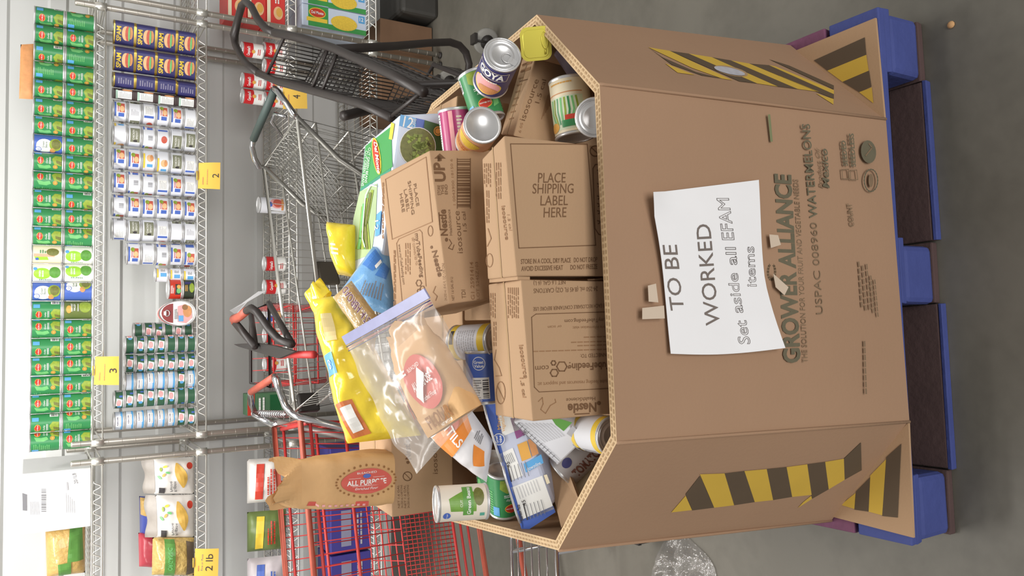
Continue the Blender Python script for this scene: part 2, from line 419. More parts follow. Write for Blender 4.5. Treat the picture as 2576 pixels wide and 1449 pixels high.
# ================================================================== CANS
def can_body(r, h, bead=True):
    b = MB(); b.lathe([(r*0.90, 0.0), (r*1.0, 0.0), (r*1.035, 0.0015), (r*1.035, 0.0035), (r*0.99, 0.006), (r*0.99, h-0.006), (r*1.035, h-0.0035), (r*1.035, h-0.0015), (r*1.0, h), (r*0.93, h), (r*0.92, h-0.004)], M_tin, 32)
    b.lathe([(r*0.90, 0.0), (r*0.88, 0.003), (0.0001, 0.003)], M_tin, 32); return b
def can_lid(r, h, tab=False):
    b = MB(); z = h-0.004
    b.lathe([(r*0.92, z), (r*0.86, z-0.0004), (r*0.84, z+0.0007), (r*0.80, z+0.0007), (r*0.78, z), (r*0.62, z), (r*0.60, z+0.0007), (r*0.57, z+0.0007), (r*0.55, z), (0.0001, z)], M_tin, 32); return b
def pull_tab(r, h):
    b = MB(); z = h-0.0022; c = r*0.30
    b.tube([(c+r*0.28*math.cos(a), r*0.28*math.sin(a), z) for a in [2*math.pi*i/16 for i in range(16)]], 0.0013, M_tin, 6, True)
    b.hexa([V(q) for q in ((-r*0.12+c*2.0-0.003, -r*0.2, z-0.001), (r*0.88, -r*0.16, z-0.001), (r*0.88, r*0.16, z-0.001), (-r*0.12+c*2.0-0.003, r*0.2, z-0.001), (-r*0.12+c*2.0-0.003, -r*0.2, z+0.001), (r*0.88, -r*0.16, z+0.001), (r*0.88, r*0.16, z+0.001), (-r*0.12+c*2.0-0.003, r*0.2, z+0.001))], M_tin)
    return b
def make_can(name, r, h, base, fn, cat='can', tab=False, lo=0.0065, hi=None):
    p = Proto(name, cat); p.part('can_body', can_body(r, h))
    l = MB(); rr = r*1.004; hi = hi or h-0.0065
    l.lathe([(rr, lo), (rr, hi)], base, 36)
    D = Draw(l, cylmap(rr), 0.004, 0.00035); fn(D, rr, h); p.part('label', l)
    li = p.part('lid', can_lid(r, h))
    if tab: p.part('pull_tab', pull_tab(r, h), li)
    return p
def badge(D, x, y, s, txt='Del Monte'):
    D.ell(x, y, s*1.0, s*0.72, M_yel, 2); D.ell(x-s*0.42, y, s*0.45, s*0.60, M_yel, 2); D.ell(x, y, s*0.92, s*0.62, M_redb, 3); D.ell(x, y+s*0.2, s*0.45, s*0.52, M_redb, 3)
    D.text(txt, x, y, None, M_wht, 5, w=s*1.6, bold=0.01)
def lab_green(D, r, h):
    for k, x0 in enumerate((0.0, math.pi*r)):
        D.poly([(x0-0.034, 0.086), (x0-0.016, 0.094), (x0-0.021, 0.07), (x0-0.017, 0.05), (x0-0.028, 0.044), (x0-0.036, 0.06)], M_gnl, 1)
        D.rect(x0-0.030, 0.012, x0-0.013, 0.045, M_gn, 1)
        D.poly([(x0-0.020, 0.008), (x0+0.022, 0.008), (x0+0.024, 0.03), (x0+0.008, 0.042), (x0-0.014, 0.034)], M_gny, 2)
        D.poly([(x0-0.016, 0.008), (x0-0.002, 0.008), (x0+0.004, 0.028), (x0-0.008, 0.026)], M_olive, 3)
        D.ell(x0-0.024, 0.030, 0.0085, 0.0085, M_ora, 4); D.ring(x0-0.024, 0.030, 0.006, 0.0008, M_gnd, 5, 14)
        badge(D, x0, 0.082, 0.0155); D.text('Quality', x0, 0.060, 0.0055, M_wht, 4, shear=0.3)
        D.lines(x0-0.012, 0.046, x0+0.016, 0.054, 2, M_wht, 4, rag=0.1)
        D.rect(x0+0.028, 0.078, x0+0.044, 0.101, M_sky, 2)
    D.rect(math.pi*r*0.5-0.012, 0.010, math.pi*r*0.5+0.004, 0.040, M_wht, 2); D.bars(math.pi*r*0.5-0.010, 0.012, math.pi*r*0.5+0.002, 0.036, M_dark, 3, 8, vert=False)
    D.lines(-math.pi*r*0.5-0.014, 0.040, -math.pi*r*0.5+0.012, 0.098, 9, M_gnl, 2)
def lab_bluewhite(D, r, h):
    D.rect(-0.1, 0.008, 0.1, 0.018, M_blu, 1)
    for x0 in (0.0, math.pi*r):
        D.ell(x0-0.004, 0.068, 0.030, 0.030, M_wht, 2); D.ell(x0-0.018, 0.090, 0.011, 0.011, M_blu, 3); D.ell(x0-0.018, 0.090, 0.009, 0.009, M_wht, 4); D.text('Great', x0-0.018, 0.092, 0.004, M_blu, 5); D.text('Value', x0-0.018, 0.087, 0.004, M_blu, 5)
        D.text('Green', x0+0.002, 0.073, 0.007, M_gnd, 4); D.text('Beans', x0+0.002, 0.063, 0.007, M_gnd, 4)
        D.ell(x0+0.004, 0.030, 0.026, 0.022, M_gny, 3); D.ell(x0+0.006, 0.028, 0.020, 0.016, M_olive, 4)
        D.ell(x0-0.022, 0.040, 0.012, 0.010, M_tan, 3)
def lab_pale(D, r, h):
    for x0 in (0.0, math.pi*r):
        D.poly([(x0-0.022, 0.095), (x0-0.004, 0.100), (x0-0.006, 0.055), (x0-0.020, 0.050)], M_lime, 1)
        D.rect(x0-0.006, 0.030, x0+0.006, 0.102, mat('print_salmon', (236, 170, 140), 0.45), 2)
        D.ell(x0+0.014, 0.036, 0.016, 0.022, M_olive, 2); D.ell(x0-0.016, 0.090, 0.006, 0.006, M_blu, 3)
        D.lines(x0+0.008, 0.060, x0+0.022, 0.085, 3, M_gn, 3)
def lab_lime(D, r, h):
    for x0 in (0.0, math.pi*r):
        D.ell(x0, 0.072, 0.024, 0.030, M_lime, 1); D.text('GREEN', x0, 0.080, 0.006, M_wht, 3, bold=0.02); D.text('BEANS', x0, 0.070, 0.006, M_wht, 3, bold=0.02)
        D.ell(x0+0.006, 0.028, 0.024, 0.020, mat('print_leaf', (96, 158, 66), 0.45, var=0.4, scale=120), 2); D.ell(x0+0.020, 0.096, 0.007, 0.007, M_sky, 2)
        D.lines(x0-0.030, 0.040, x0-0.024, 0.085, 7, M_gn, 2)
def lab_olive(D, r, h):
    for x0 in (0.0, math.pi*r):
        D.ell(x0-0.008, 0.088, 0.016, 0.010, M_ora, 2); D.text('HARVEST', x0, 0.078, None, M_wht, 4, w=0.034, bold=0.02); D.text('VALLEY', x0, 0.068, None, M_wht, 4, w=0.030, bold=0.02)
        D.lines(x0-0.016, 0.054, x0+0.016, 0.060, 1, M_wht, 4, rag=0.0); D.ell(x0+0.004, 0.030, 0.026, 0.022, M_gny, 2)
RC, HC = 0.0362, 0.111
P_green = make_can('green_bean_can', RC, HC, M_gn, lab_green)
P_bw = make_can('green_bean_can', RC, HC, M_blu, lab_bluewhite)
P_pale = make_can('green_bean_can', RC, HC, M_cream, lab_pale)
P_lime = make_can('green_bean_can', RC, HC, mat('label_offwhite', (232, 234, 224), 0.45, var=0.03), lab_lime)
P_olive = make_can('green_bean_can', RC, HC, mat('label_olive', (104, 118, 60), 0.45, var=0.15, scale=30), lab_olive)
rn = random.Random(11)
NC = 24; xs0 = XR-0.035; dx = 0.0757
FRONT = math.atan2(0.46, 3.7)
def face_cam(x, y): return math.atan2(x, y)*-1.0          # spin that turns a can's front towards the aisle
for row in (0, 1):
    for i in range(NC):
        x = xs0-RC-i*dx+(rn.random()-0.5)*0.001; y = 3.738+rn.random()*0.006; z = ZS[0]+row*(HC+0.0005)
        pr = P_green; lb = None
        if row == 1 and i in (7,): pr = P_bw; lb = 'blue and white green bean can alone among green ones, top layer of the upper shelf'
        elif i == 15: pr = P_bw; lb = ('lower', 'upper')[row]; lb = 'blue and white green bean can, %s one of two stacked on the upper shelf' % lb
        elif i == 13: pr = P_pale if row else P_lime; lb = 'cream green bean can on top of a lime-labelled one, upper shelf' if row else 'off-white can with a lime oval under the cream can, upper shelf'
        elif i == 14: pr = P_lime; lb = 'off-white can with lime ovals, %s of two alike beside the cream can' % ('upper' if row else 'lower')
        elif row == 0 and i == 16: pr = P_olive; lb = 'olive green bean can with a golden hill emblem on the upper shelf'
        if pr is P_green: lb = 'green bean can with a red badge, %s layer on the upper shelf' % ('top' if row else 'bottom'); gr = 'green cans in the %s layer of the upper shelf' % ('top' if row else 'bottom')
        else: gr = None
        spin = face_cam(x, y)+rn.choice((0, 0, 0.25, -0.25, 0.5, -0.55, 0.9, math.pi/2, 0.1, -0.1, math.pi))*(1 if pr is P_green else 0.3)+rn.uniform(-.12, .12)
        pr.inst(TR((x, y, z), spin), lb, gr)
# green dark cans on the neighbour unit, top shelves
for k, (x, z) in enumerate(((1.50, ZS[0]), (1.575, ZS[0]), (1.50, ZS[0]+0.1115), (1.575, ZS[0]+0.1115))):
    P_olive.inst(TR((x, 3.745, z), rn.uniform(-.5, .5)), 'olive green bean can on the top shelf beside the double posts', 'olive cans by the double posts')

# ---------------------------------------------------------------- luncheon meat tins
def rrect(wx, wy, r, n=5):
    out = []
    for cx, cy, a0 in ((wx/2-r, wy/2-r, 0), (-wx/2+r, wy/2-r, 90), (-wx/2+r, -wy/2+r, 180), (wx/2-r, -wy/2+r, 270)):
        for i in range(n+1):
            a = math.radians(a0+90*i/n); out.append((cx+r*math.cos(a), cy+r*math.sin(a)))
    return out
def extrude(mb, outl, z0, z1, mt, cap=True, sc0=1.0, sc1=1.0, smooth=True):
    n = len(outl); vs = [(x*sc0, y*sc0, z0) for x, y in outl]+[(x*sc1, y*sc1, z1) for x, y in outl]
    mb.add(vs, [(i, (i+1) % n, n+(i+1) % n, n+i) for i in range(n)], mt, smooth)
    if cap: mb.add(vs[:n], [tuple(range(n-1, -1, -1))], mt); mb.add(vs[n:], [tuple(range(n))], mt)
def spam_tin():
    p = Proto('luncheon_meat_tin', 'can'); W, Dp, H = 0.100, 0.062, 0.083; o = rrect(W, Dp, 0.018)
    M_gold = mat('gold_tin', (206, 178, 92), 0.28, 0.9, var=0.08)
    b = MB(); extrude(b, o, 0, H, M_gold, True, 0.985, 0.985); extrude(b, o, 0, 0.003, M_gold, True, 1.02, 1.02); extrude(b, o, H-0.003, H, M_gold, True, 1.02, 1.02); p.part('can_body', b)
    l = MB(); extrude(l, o, 0.005, H-0.005, M_navy, False, 1.004, 1.004)
    D = Draw(l, lambda x, y, q: V((x, -Dp/2-0.0003-q, y)), None, 0.0004)
    D.text('SPAM', -0.004, 0.064, 0.017, M_yel, 2, w=0.062, bold=0.03)
    D.ell(0, 0.036, 0.030, 0.016, M_cream2, 1); D.ell(0, 0.029, 0.031, 0.010, M_meat, 2); D.ell(0.004, 0.018, 0.026, 0.009, M_tan, 1); D.ell(0.0, 0.024, 0.030, 0.004, M_gnl, 3)
    for sx in (1, -1):
        E_ = Draw(l, lambda x, y, q, sx=sx: V((sx*(W/2+0.0003+q), sx*x, y)), None, 0.0004)
        E_.lines(-0.012, 0.015, 0.012, 0.070, 6, mat('navy_small_print', (150, 146, 170), 0.5), 1)
    p.part('label', l); t = MB(); extrude(t, o, H-0.0015, H-0.0012, M_tin, True, 0.9, 0.9); t.tube([(0.02+0.014*math.cos(2*math.pi*i/14), 0.011*math.sin(2*math.pi*i/14), H+0.0006) for i in range(14)], 0.0012, M_tin, 5, True); p.part('lid', t)
    return p
P_spam = spam_tin()
for c, (yy, sp, ax) in enumerate(((88, 0.05, 0), (153, -0.05, 0), (204, -1.62, 1))):
    for k in range(4):
        x = AY(390, yy, YS).x
        P_spam.inst(TR((x-0.004*k*0+rn.uniform(-.002, .002), 3.752+0.012*ax, ZS[1]+k*0.0835), face_cam(x, YS)+sp+rn.uniform(-.04, .04)), 'navy luncheon meat tin with a sandwich picture, %s' % (('stack next to the shelf post', 'middle stack of three', 'stack turned to show its side text')[c]), 'luncheon meat tins, %s' % (('stack by the post', 'middle stack', 'stack turned sideways')[c]))
# dark tins with white nutrition panels beside them
p = Proto('dark_meat_tin', 'can'); W, Dp, H = 0.044, 0.09, 0.083; o = rrect(W, Dp, 0.012)
b = MB(); extrude(b, o, 0, H, mat('label_dark_brown', (70, 56, 56), 0.45, var=0.2, scale=30)); p.part('can_body', b)
l = MB(); D = Draw(l, lambda x, y, q: V((x, -Dp/2-0.0003-q, y)), None, 0.0004); D.rect(-0.018, 0.012, 0.014, 0.066, M_wht, 1); D.lines(-0.016, 0.016, 0.012, 0.062, 8, M_lgrey, 2); D.rect(-0.020, 0.066, 0.016, 0.074, mat('print_mint', (180, 214, 196), 0.5), 2); D.ell(0.018, 0.03, 0.003, 0.02, M_tan, 1); p.part('label', l)
xx = AY(390, 238, YS).x
for k in range(4):
    p.inst(TR((xx, 3.765, ZS[1]+k*0.0835), face_cam(xx, YS)+rn.uniform(-.05, .05)), 'dark tin with a white nutrition panel between luncheon meat and chicken cans', 'dark tins with nutrition panels')

# ---------------------------------------------------------------- chicken cans
RK, HK = 0.0460, 0.0555
M_olg = mat('label_olive_grey', (132, 134, 112), 0.5, var=0.08)
def lk_blue(D, r, h):
    for x0 in (0.0, math.pi*r):
        D.rect(x0-0.034, h-0.013, x0+0.034, h-0.007, M_blu, 1); D.rect(x0-0.015, 0.010, x0+0.026, 0.030, M_meat, 1); D.ell(x0+0.000, 0.020, 0.013, 0.009, M_cream2, 2); D.ell(x0+0.020, 0.032, 0.010, 0.008, M_gny, 2); D.rect(x0-0.034, 0.012, x0-0.018, 0.034, M_blu, 2)
        D.lines(x0-0.014, 0.034, x0+0.014, 0.040, 1, M_redb, 3, rag=0.0)
    D.rect(math.pi*r/2-0.016, 0.010, math.pi*r/2+0.010, 0.044, M_blu, 1); D.bars(-math.pi*r/2-0.010, 0.012, -math.pi*r/2+0.012, 0.030, M_text, 1, 9)
def lk_olive(D, r, h):
    for x0 in (0.0, math.pi*r):
        D.rect(x0-0.030, 0.007, x0+0.034, h-0.012, M_olg, 1); D.text('CHICKEN', x0+0.003, 0.031, None, M_wht, 2, w=0.044, bold=0.01); D.text('BREAST', x0+0.003, 0.019, None, M_wht, 2, w=0.036)
        D.ell(x0-0.024, 0.024, 0.005, 0.008, M_dark, 2)
    D.lines(math.pi*r/2-0.014, 0.012, math.pi*r/2+0.012, 0.044, 7, M_lgrey, 1)
def lk_white(D, r, h):
    for x0 in (0.0, math.pi*r): D.rect(x0-0.020, 0.012, x0+0.020, 0.044, M_wht, 1); D.lines(x0-0.018, 0.014, x0+0.018, 0.042, 8, M_lgrey, 2); D.rect(x0-0.034, 0.008, x0-0.024, 0.046, M_blu, 1)
    D.bars(math.pi*r/2-0.012, 0.012, math.pi*r/2+0.010, 0.036, M_text, 1, 9); D.ell(-math.pi*r/2, 0.022, 0.016, 0.012, M_meat, 1)
def lk_yel(D, r, h):
    for x0 in (0.0, math.pi*r): D.rect(x0-0.034, h-0.014, x0+0.034, h-0.007, M_yel, 1); D.ell(x0+0.012, 0.022, 0.016, 0.014, M_cream2, 1); D.ell(x0+0.014, 0.016, 0.014, 0.006, M_tan, 2); D.rect(x0-0.028, 0.012, x0-0.014, 0.034, M_sky, 1)
M_lw = mat('label_white', (228, 230, 236), 0.45, var=0.04)
PK = [make_can('chicken_can', RK, HK, M_lw, f) for f in (lk_blue, lk_olive, lk_white, lk_yel)]
KN = ('white and blue chicken can', 'olive and white chicken breast can', 'white chicken can with a nutrition panel', 'white chicken can with a yellow band')
cols = [(284, 6, (0, 1, 2, 0, 0, 2)), (342, 6, (3, 1, 0, 2, 1, 1)), (402, 6, (0, 0, 3, 3, 1, 2)), (460, 6, (0, 0, 0, 2, 0, 2)), (520, 6, (0, 0, 0, 0, 0, 0)), (579, 6, (2, 1, 1, 2, 1, 1)), (637, 5, (0, 2, 0, 0, 0))]
for ci, (yy, n, ks) in enumerate(cols):
    x = AY(400, yy, YS).x
    for k in range(n):
        t_ = ks[n-1-k] if n == 6 else ks[n-1-k]
        PK[t_].inst(TR((x+rn.uniform(-.002, .002), 3.758, ZS[1]+k*(HK+0.0006)), face_cam(x, YS)+rn.choice((0, 0.3, -0.4, 1.57, -1.57, 0.1))+rn.uniform(-.1, .1)),
                    KN[t_]+' in the tall stacks on the second shelf', KN[t_]+' on the second shelf')
xb = AY(400, 637, YS).x
PK[2].inst(TR((xb-0.0, 3.85, ZS[1]), 0.4), 'white chicken can standing behind the shortest stack', None)
# three short cans, then a red and a dark tin
P_small = make_can('small_can', 0.030, 0.0545, M_lw, lambda D, r, h: (D.rect(-0.022, h-0.013, 0.022, h-0.007, M_yel, 1), D.rect(-0.018, 0.010, -0.002, 0.034, M_sky, 1), D.lines(0.004, 0.016, 0.018, 0.034, 4, M_text, 1)))
xs = AY(440, 690, YS).x
for k in range(3): P_small.inst(TR((xs, 3.77, ZS[1]+k*0.055), -0.1+0.2*k), 'small white can with a yellow band, stack of three beside the red tin', 'three small stacked cans')
def lab_red(D, r, h): D.rect(-0.024, 0.010, 0.024, 0.030, M_dark, 1); D.ell(-0.006, 0.016, 0.012, 0.009, M_gnl, 2); D.ell(0.012, 0.016, 0.009, 0.008, M_ora, 2); D.lines(-0.018, 0.036, 0.018, 0.050, 3, M_wht, 2)
def lab_dk(D, r, h): D.ell(0.0, 0.018, 0.022, 0.010, M_gny, 1); D.rect(0.016, 0.02, 0.028, 0.046, M_navy, 1); D.lines(-0.016, 0.036, 0.012, 0.048, 2, M_ora, 2)
xs = AY(440, 725, YS).x
make_can('beef_tin', 0.044, 0.055, mat('label_dark_green', (52, 62, 48), 0.45, var=0.2), lab_dk).inst(TR((xs, 3.77, ZS[1]), 0.1), 'dark green tin under the red tin on the second shelf')
make_can('beef_tin', 0.044, 0.057, M_redb, lab_red).inst(TR((xs, 3.77, ZS[1]+0.0555), -0.1), 'red tin on top of the dark green tin on the second shelf')
# ham tin: egg-shaped, standing on edge, its lid facing the aisle
def egg(n=28, s=1.0):
    out = []
    for i in range(n):
        a = 2*math.pi*i/n; x = 0.054*math.sin(a); z = 0.074*math.cos(a); x *= (1.0-0.16*math.cos(a)); out.append((x*s, z*s))
    return out
c = AY(446, 788, 3.735); t = thing('ham_tin', 'egg-shaped canned ham with white label and dark red lid top', 'can', (c.x, 3.76, ZS[1]))
zc = ZS[1]+0.076
def eggx(mb, s0, s1, y0, y1, mt, cap=False):
    a = egg(28, s0); b_ = egg(28, s1); n = 28; vs = [(c.x+p[0], y0, zc+p[1]) for p in a]+[(c.x+p[0], y1, zc+p[1]) for p in b_]
    mb.add(vs, [(i, (i+1) % n, n+(i+1) % n, n+i) for i in range(n)], mt, True)
    if cap: mb.add(vs[:n], [tuple(range(n))], mt)
b = MB(); eggx(b, 1.0, 1.0, 3.735, 3.785, M_redb); eggx(b, 1.03, 1.03, 3.731, 3.736, M_tin); eggx(b, 1.03, 0.96, 3.731, 3.733, M_tin); eggx(b, 1.03, 1.0, 3.784, 3.788, M_tin, True); b.build('can_body', t)
l = MB(); eggx(l, 0.96, 0.9, 3.733, 3.732, M_wht, True); eggx(l, 0.94, 0.0001, 3.7315, 3.7315, M_wht)
D = Draw(l, lambda x, y, q: V((c.x+x, 3.7312-q, zc+y)), None, 0.0004)
D.poly([(0.042*math.sin(a), 0.018+0.047*max(0, math.cos(a))) for a in [math.radians(-90+18*i) for i in range(11)]], mat('ham_dark_red', (140, 50, 50), 0.4, var=0.1), 1)
D.poly([(-0.038, 0.0), (0.030, 0.0), (0.040, -0.030), (0.02, -0.058), (-0.02, -0.060), (-0.044, -0.035)], M_pink, 2); D.ell(0.008, -0.040, 0.026, 0.018, M_tan, 3); D.ell(0.026, -0.030, 0.012, 0.012, mat('print_ham_herb', (150, 110, 70), 0.5, var=0.3), 4); D.rect(-0.036, -0.024, -0.010, -0.004, M_sky, 3)
D.lines(-0.026, -0.002, 0.020, 0.015, 3, M_text, 3)
lo_ = l.build('label', t); g = MB(); g.tube([(c.x+0.013*math.cos(2*math.pi*i/14), 3.729, zc+0.042+0.010*math.sin(2*math.pi*i/14)) for i in range(14)], 0.002, M_tin, 6, True); g.box((c.x-0.008, 3.7265, zc+0.046), (c.x+0.008, 3.7305, zc+0.056), M_tin); g.build('pull_tab', t)
# ---------------------------------------------------------------- tuna cans
RT_, HT = 0.0375, 0.0402
M_tg = mat('tuna_green', (56, 98, 72), 0.4, var=0.12, scale=20)
def lt_g(D, r, h):
    for x0 in (0.0, math.pi*r):
        D.poly([(x0-0.020, 0.010), (x0+0.012, 0.008), (x0+0.018, 0.030), (x0-0.016, 0.034)], M_wht, 1); D.ell(x0-0.002, 0.022, 0.014, 0.009, M_pink, 2); D.ell(x0-0.022, 0.020, 0.006, 0.008, M_sky, 2); D.rect(x0+0.022, 0.008, x0+0.030, 0.02, M_blu, 1)
    D.rect(math.pi*r/2-0.010, 0.009, math.pi*r/2+0.012, 0.030, M_lgrey, 1)
def lt_w(D, r, h):
    D.rect(-0.11, 0.007, 0.11, 0.0145, M_sky, 1)
    for x0 in (0.0, math.pi*r): D.rect(x0-0.022, 0.012, x0+0.022, 0.033, M_wht, 2); D.text('ALBACORE', x0, 0.026, None, M_navy, 3, w=0.036, bold=0.02); D.lines(x0-0.02, 0.014, x0+0.02, 0.021, 2, M_lgrey, 3)
PT = make_can('tuna_can', RT_, HT, M_tg, lt_g); PW = make_can('tuna_can', RT_, HT, mat('tuna_pale_blue', (206, 214, 226), 0.4, var=0.06), lt_w)
tc = [(833, 6, 'gggggg', 3.835), (866, 7, 'ggggggg', 3.752), (913, 7, 'ggggggg', 3.752), (958, 7, 'wgwwwww', 3.752), (1000, 8, 'gggggggg', 3.752), (1054, 8, 'ggwwwwww', 3.752)]
for ci, (yy, n, kk, Y) in enumerate(tc):
    x = AY(400, yy, YS).x
    for k in range(n):
        g_ = kk[k] == 'g'
        (PT if g_ else PW).inst(TR((x+rn.uniform(-.0015, .0015), Y, ZS[1]+k*(HT+0.0004)), face_cam(x, YS)+rn.choice((0, 0, 0.3, -0.3, 1.4))+rn.uniform(-.1, .1)), ('green tuna can with a pink fish picture' if g_ else 'white albacore can with a pale blue band')+' in the stacks under the yellow 3 card', ('green tuna cans' if g_ else 'white albacore cans')+' on the second shelf')

# ================================================================== YELLOW SHELF CARDS
def card(name, label, px, Yv, texts, tilt=0.02):
    """px: four image corners of the card (top-left, top-right, bottom-right, bottom-left of the upright card)"""
    q = [AY(x, y, Yv) for x, y in px]; q[2].y -= tilt; q[3].y -= tilt
    mb = MB()
    def fn(u, v): 
        a = q[0].lerp(q[1], u); b_ = q[3].lerp(q[2], u); p_ = a.lerp(b_, v); p_.y -= 0.006*math.sin(v*3.0)*(0.5+u*0.5); return p_
    mb.grid(fn, 6, 6, M_ytag); mb.grid(lambda u, v: fn(u, v)+V((0, 0.0008, 0)), 6, 6, M_ytag)
    t = thing(name, label, 'card', (q[3]+q[2])/2)
    mb.build('paper', t); l = MB(); D = Draw(l, lambda u, v, k: fn(u, 1-v)-V((0, 0.0006+k, 0)), None, 0.0004)
    for (s_, u, v, h, w_) in texts:
        if s_: D.text(s_, u, v, h, M_dark if h > 0.15 else M_text, 1, w=w_)
        else: D.lines(u-w_/2, v-h/2, u+w_/2, v+h/2, 1, M_tan, 1, rag=0.1)
    l.build('lettering', t)
    c_ = MB(); c_.tube([q[0].lerp(q[1], 0.5)+V((-0.02, -0.004, 0.006)), q[0].lerp(q[1], 0.5)+V((0.02, -0.004, 0.006))], 0.003, M_ytag, 6); c_.build('folded_lip', t)
card('shelf_card', 'yellow card reading 3 clipped to the upper shelf edge', [(236, 968), (240, 897), (298, 896), (298, 968)], 3.69, [('3', 0.5, 0.25, 0.30, 0.16), ('', 0.3, 0.82, 0.1, 0.3), ('', 0.45, 0.62, 0.07, 0.6)])
card('shelf_card', 'yellow card reading 2 clipped to the second shelf edge', [(498, 474), (500, 410), (552, 411), (551, 478)], 3.69, [('2', 0.5, 0.22, 0.30, 0.16), ('', 0.3, 0.82, 0.1, 0.3), ('', 0.45, 0.62, 0.07, 0.6)])
card('shelf_card', 'yellow card reading 2 lb on the shelf under the pasta bags', [(488, 1449), (491, 1380), (548, 1377), (546, 1446)], 3.69, [('2 lb', 0.5, 0.40, 0.30, 0.62), ('', 0.28, 0.86, 0.1, 0.2), ('Rice or Pasta', 0.5, 0.70, 0.08, 0.6)])
card('shelf_card', 'yellow card reading 4 seen through the black cart', [(712, 274), (712, 213), (768, 219), (770, 276)], 3.69, [('4', 0.5, 0.45, 0.3, 0.16), ('', 0.4, 0.8, 0.08, 0.4)])

# ================================================================== PALLET
PZ = 0.178; PX0, PX1, PY0, PY1 = -0.492, 0.722, 1.062, 2.085
t = thing('pallet', 'blue painted wooden block pallet under the big cardboard bin', 'pallet', ((PX0+PX1)/2, (PY0+PY1)/2, 0))
PR = Matrix.Translation(V((PX0, PY0, 0))) @ Matrix.Rotation(0.0218, 4, 'Z') @ Matrix.Translation(V((-PX0, -PY0, 0)))
def rough_box(lo, hi, mt, bev=0.006, seed=0):
    r_ = random.Random(seed); (x0, y0, z0), (x1, y1, z1) = lo, hi; j = lambda: (r_.random()-0.5)*0.004
    p_ = [PR @ V((a+j(), b_+j(), c_+j()*0.3)) for a, b_, c_ in ((x0, y0, z0), (x1, y0, z0), (x1, y1, z0), (x0, y1, z0), (x0, y0, z1), (x1, y0, z1), (x1, y1, z1), (x0, y1, z1))]
    m_ = MB(); m_.hexa(p_, mt, bev); return m_
M_board = M_pdark
nb = 7; wy = (PY1-PY0)
for i in range(nb):                              # top deck boards run left-right
    a = PY0+wy*i/nb; b_ = PY0+wy*(i+1)/nb-0.014
    rough_box((PX0, a, PZ-0.020), (PX1, b_, PZ), M_bluew if i % 2 else M_blue, 0.003, i).build('deck_board', t)
for k, x in enumerate((PX0, (PX0+PX1)/2-0.075, PX1-0.15)):
    rough_box((x, PY0+0.003, PZ-0.042), (x+0.15, PY1-0.003, PZ-0.0215), M_blue, 0.003, 20+k).build('stringer_board', t)
    for j, y in enumerate((PY0+0.004, (PY0+PY1)/2-0.06, PY1-0.125)):
        bb = rough_box((x+(0.0 if k else 0.003), y, 0.022), (x+(0.145 if k != 1 else 0.135), y+0.12, PZ-0.0425), M_blue, 0.014 if j == 0 else 0.006, 40+k*3+j); bb.build('block', t)
    rough_box((x, PY0+0.006, 0.0), (x+0.145, PY1-0.006, 0.0215), M_board, 0.004, 60+k).build('bottom_board', t)
for k, y in enumerate((PY0+0.003, PY1-0.10)):
    rough_box((PX0+0.152, y, 0.001), ((PX0+PX1)/2-0.077, y+0.09, 0.021), M_board, 0.003, 70+k).build('bottom_board', t)
    rough_box(((PX0+PX1)/2+0.074, y, 0.001), (PX1-0.152, y+0.09, 0.021), M_board, 0.003, 72+k).build('bottom_board', t)
rough_box((PX0+0.150, PY0-0.006, 0.0), ((PX0+PX1)/2-0.077, PY0+0.0025, 0.021), M_blue, 0.002, 80).build('painted_edge', t)
rough_box(((PX0+PX1)/2+0.074, PY0-0.006, 0.0), (PX1-0.152, PY0+0.0025, 0.021), M_blue, 0.002, 81).build('painted_edge', t)
rough_box((PX0+0.15, PY0+0.13, 0.023), (PX1-0.15, PY0+0.145, PZ-0.045), M_board, 0.002, 90).build('inner_stringer', t)  # shade-dark colour, so the openings look dark inside

# ================================================================== BIG CARDBOARD BIN
RZ = 0.942
base = [V(p) for p in ((0.457, 1.081, 0), (0.688, 1.355, 0), (0.672, 1.80, 0), (0.457, 2.055, 0), (-0.22, 2.055, 0), (-0.462, 1.80, 0), (-0.462, 1.284, 0), (-0.221, 1.056, 0))]
rim = [V(p) for p in ((0.445, 1.146, 0), (0.648, 1.351, 0), (0.590, 1.86, 0), (0.44, 2.06, 0), (-0.22, 2.06, 0), (-0.475, 1.82, 0), (-0.437, 1.313, 0), (-0.206, 1.122, 0))]
for p_ in base: p_.z = PZ+0.002
for p_ in rim: p_.z = RZ
for i_, j_, k_, l_ in ((1, 0, 0, 1), (6, 7, 7, 6)):          # keep the two front corner panels flat
    n_ = tri_normal(base[j_], rim[k_], rim[l_]); d_ = (base[i_]-base[j_]).dot(n_); base[i_] -= V((n_.x, n_.y, 0))*(d_/(1-n_.z*n_.z))
bin_ = thing('cardboard_bin', 'large octagonal cardboard bin on the blue pallet, heaped with groceries', 'bin', (0.11, 1.55, PZ+0.002))
cb = sum(base, V())/8; cr = sum(rim, V())/8
TH = 0.020
def inset(p_, c_, d): q = (c_-p_); q.z = 0; return p_+q.normalized()*d
names = ['panel']*8
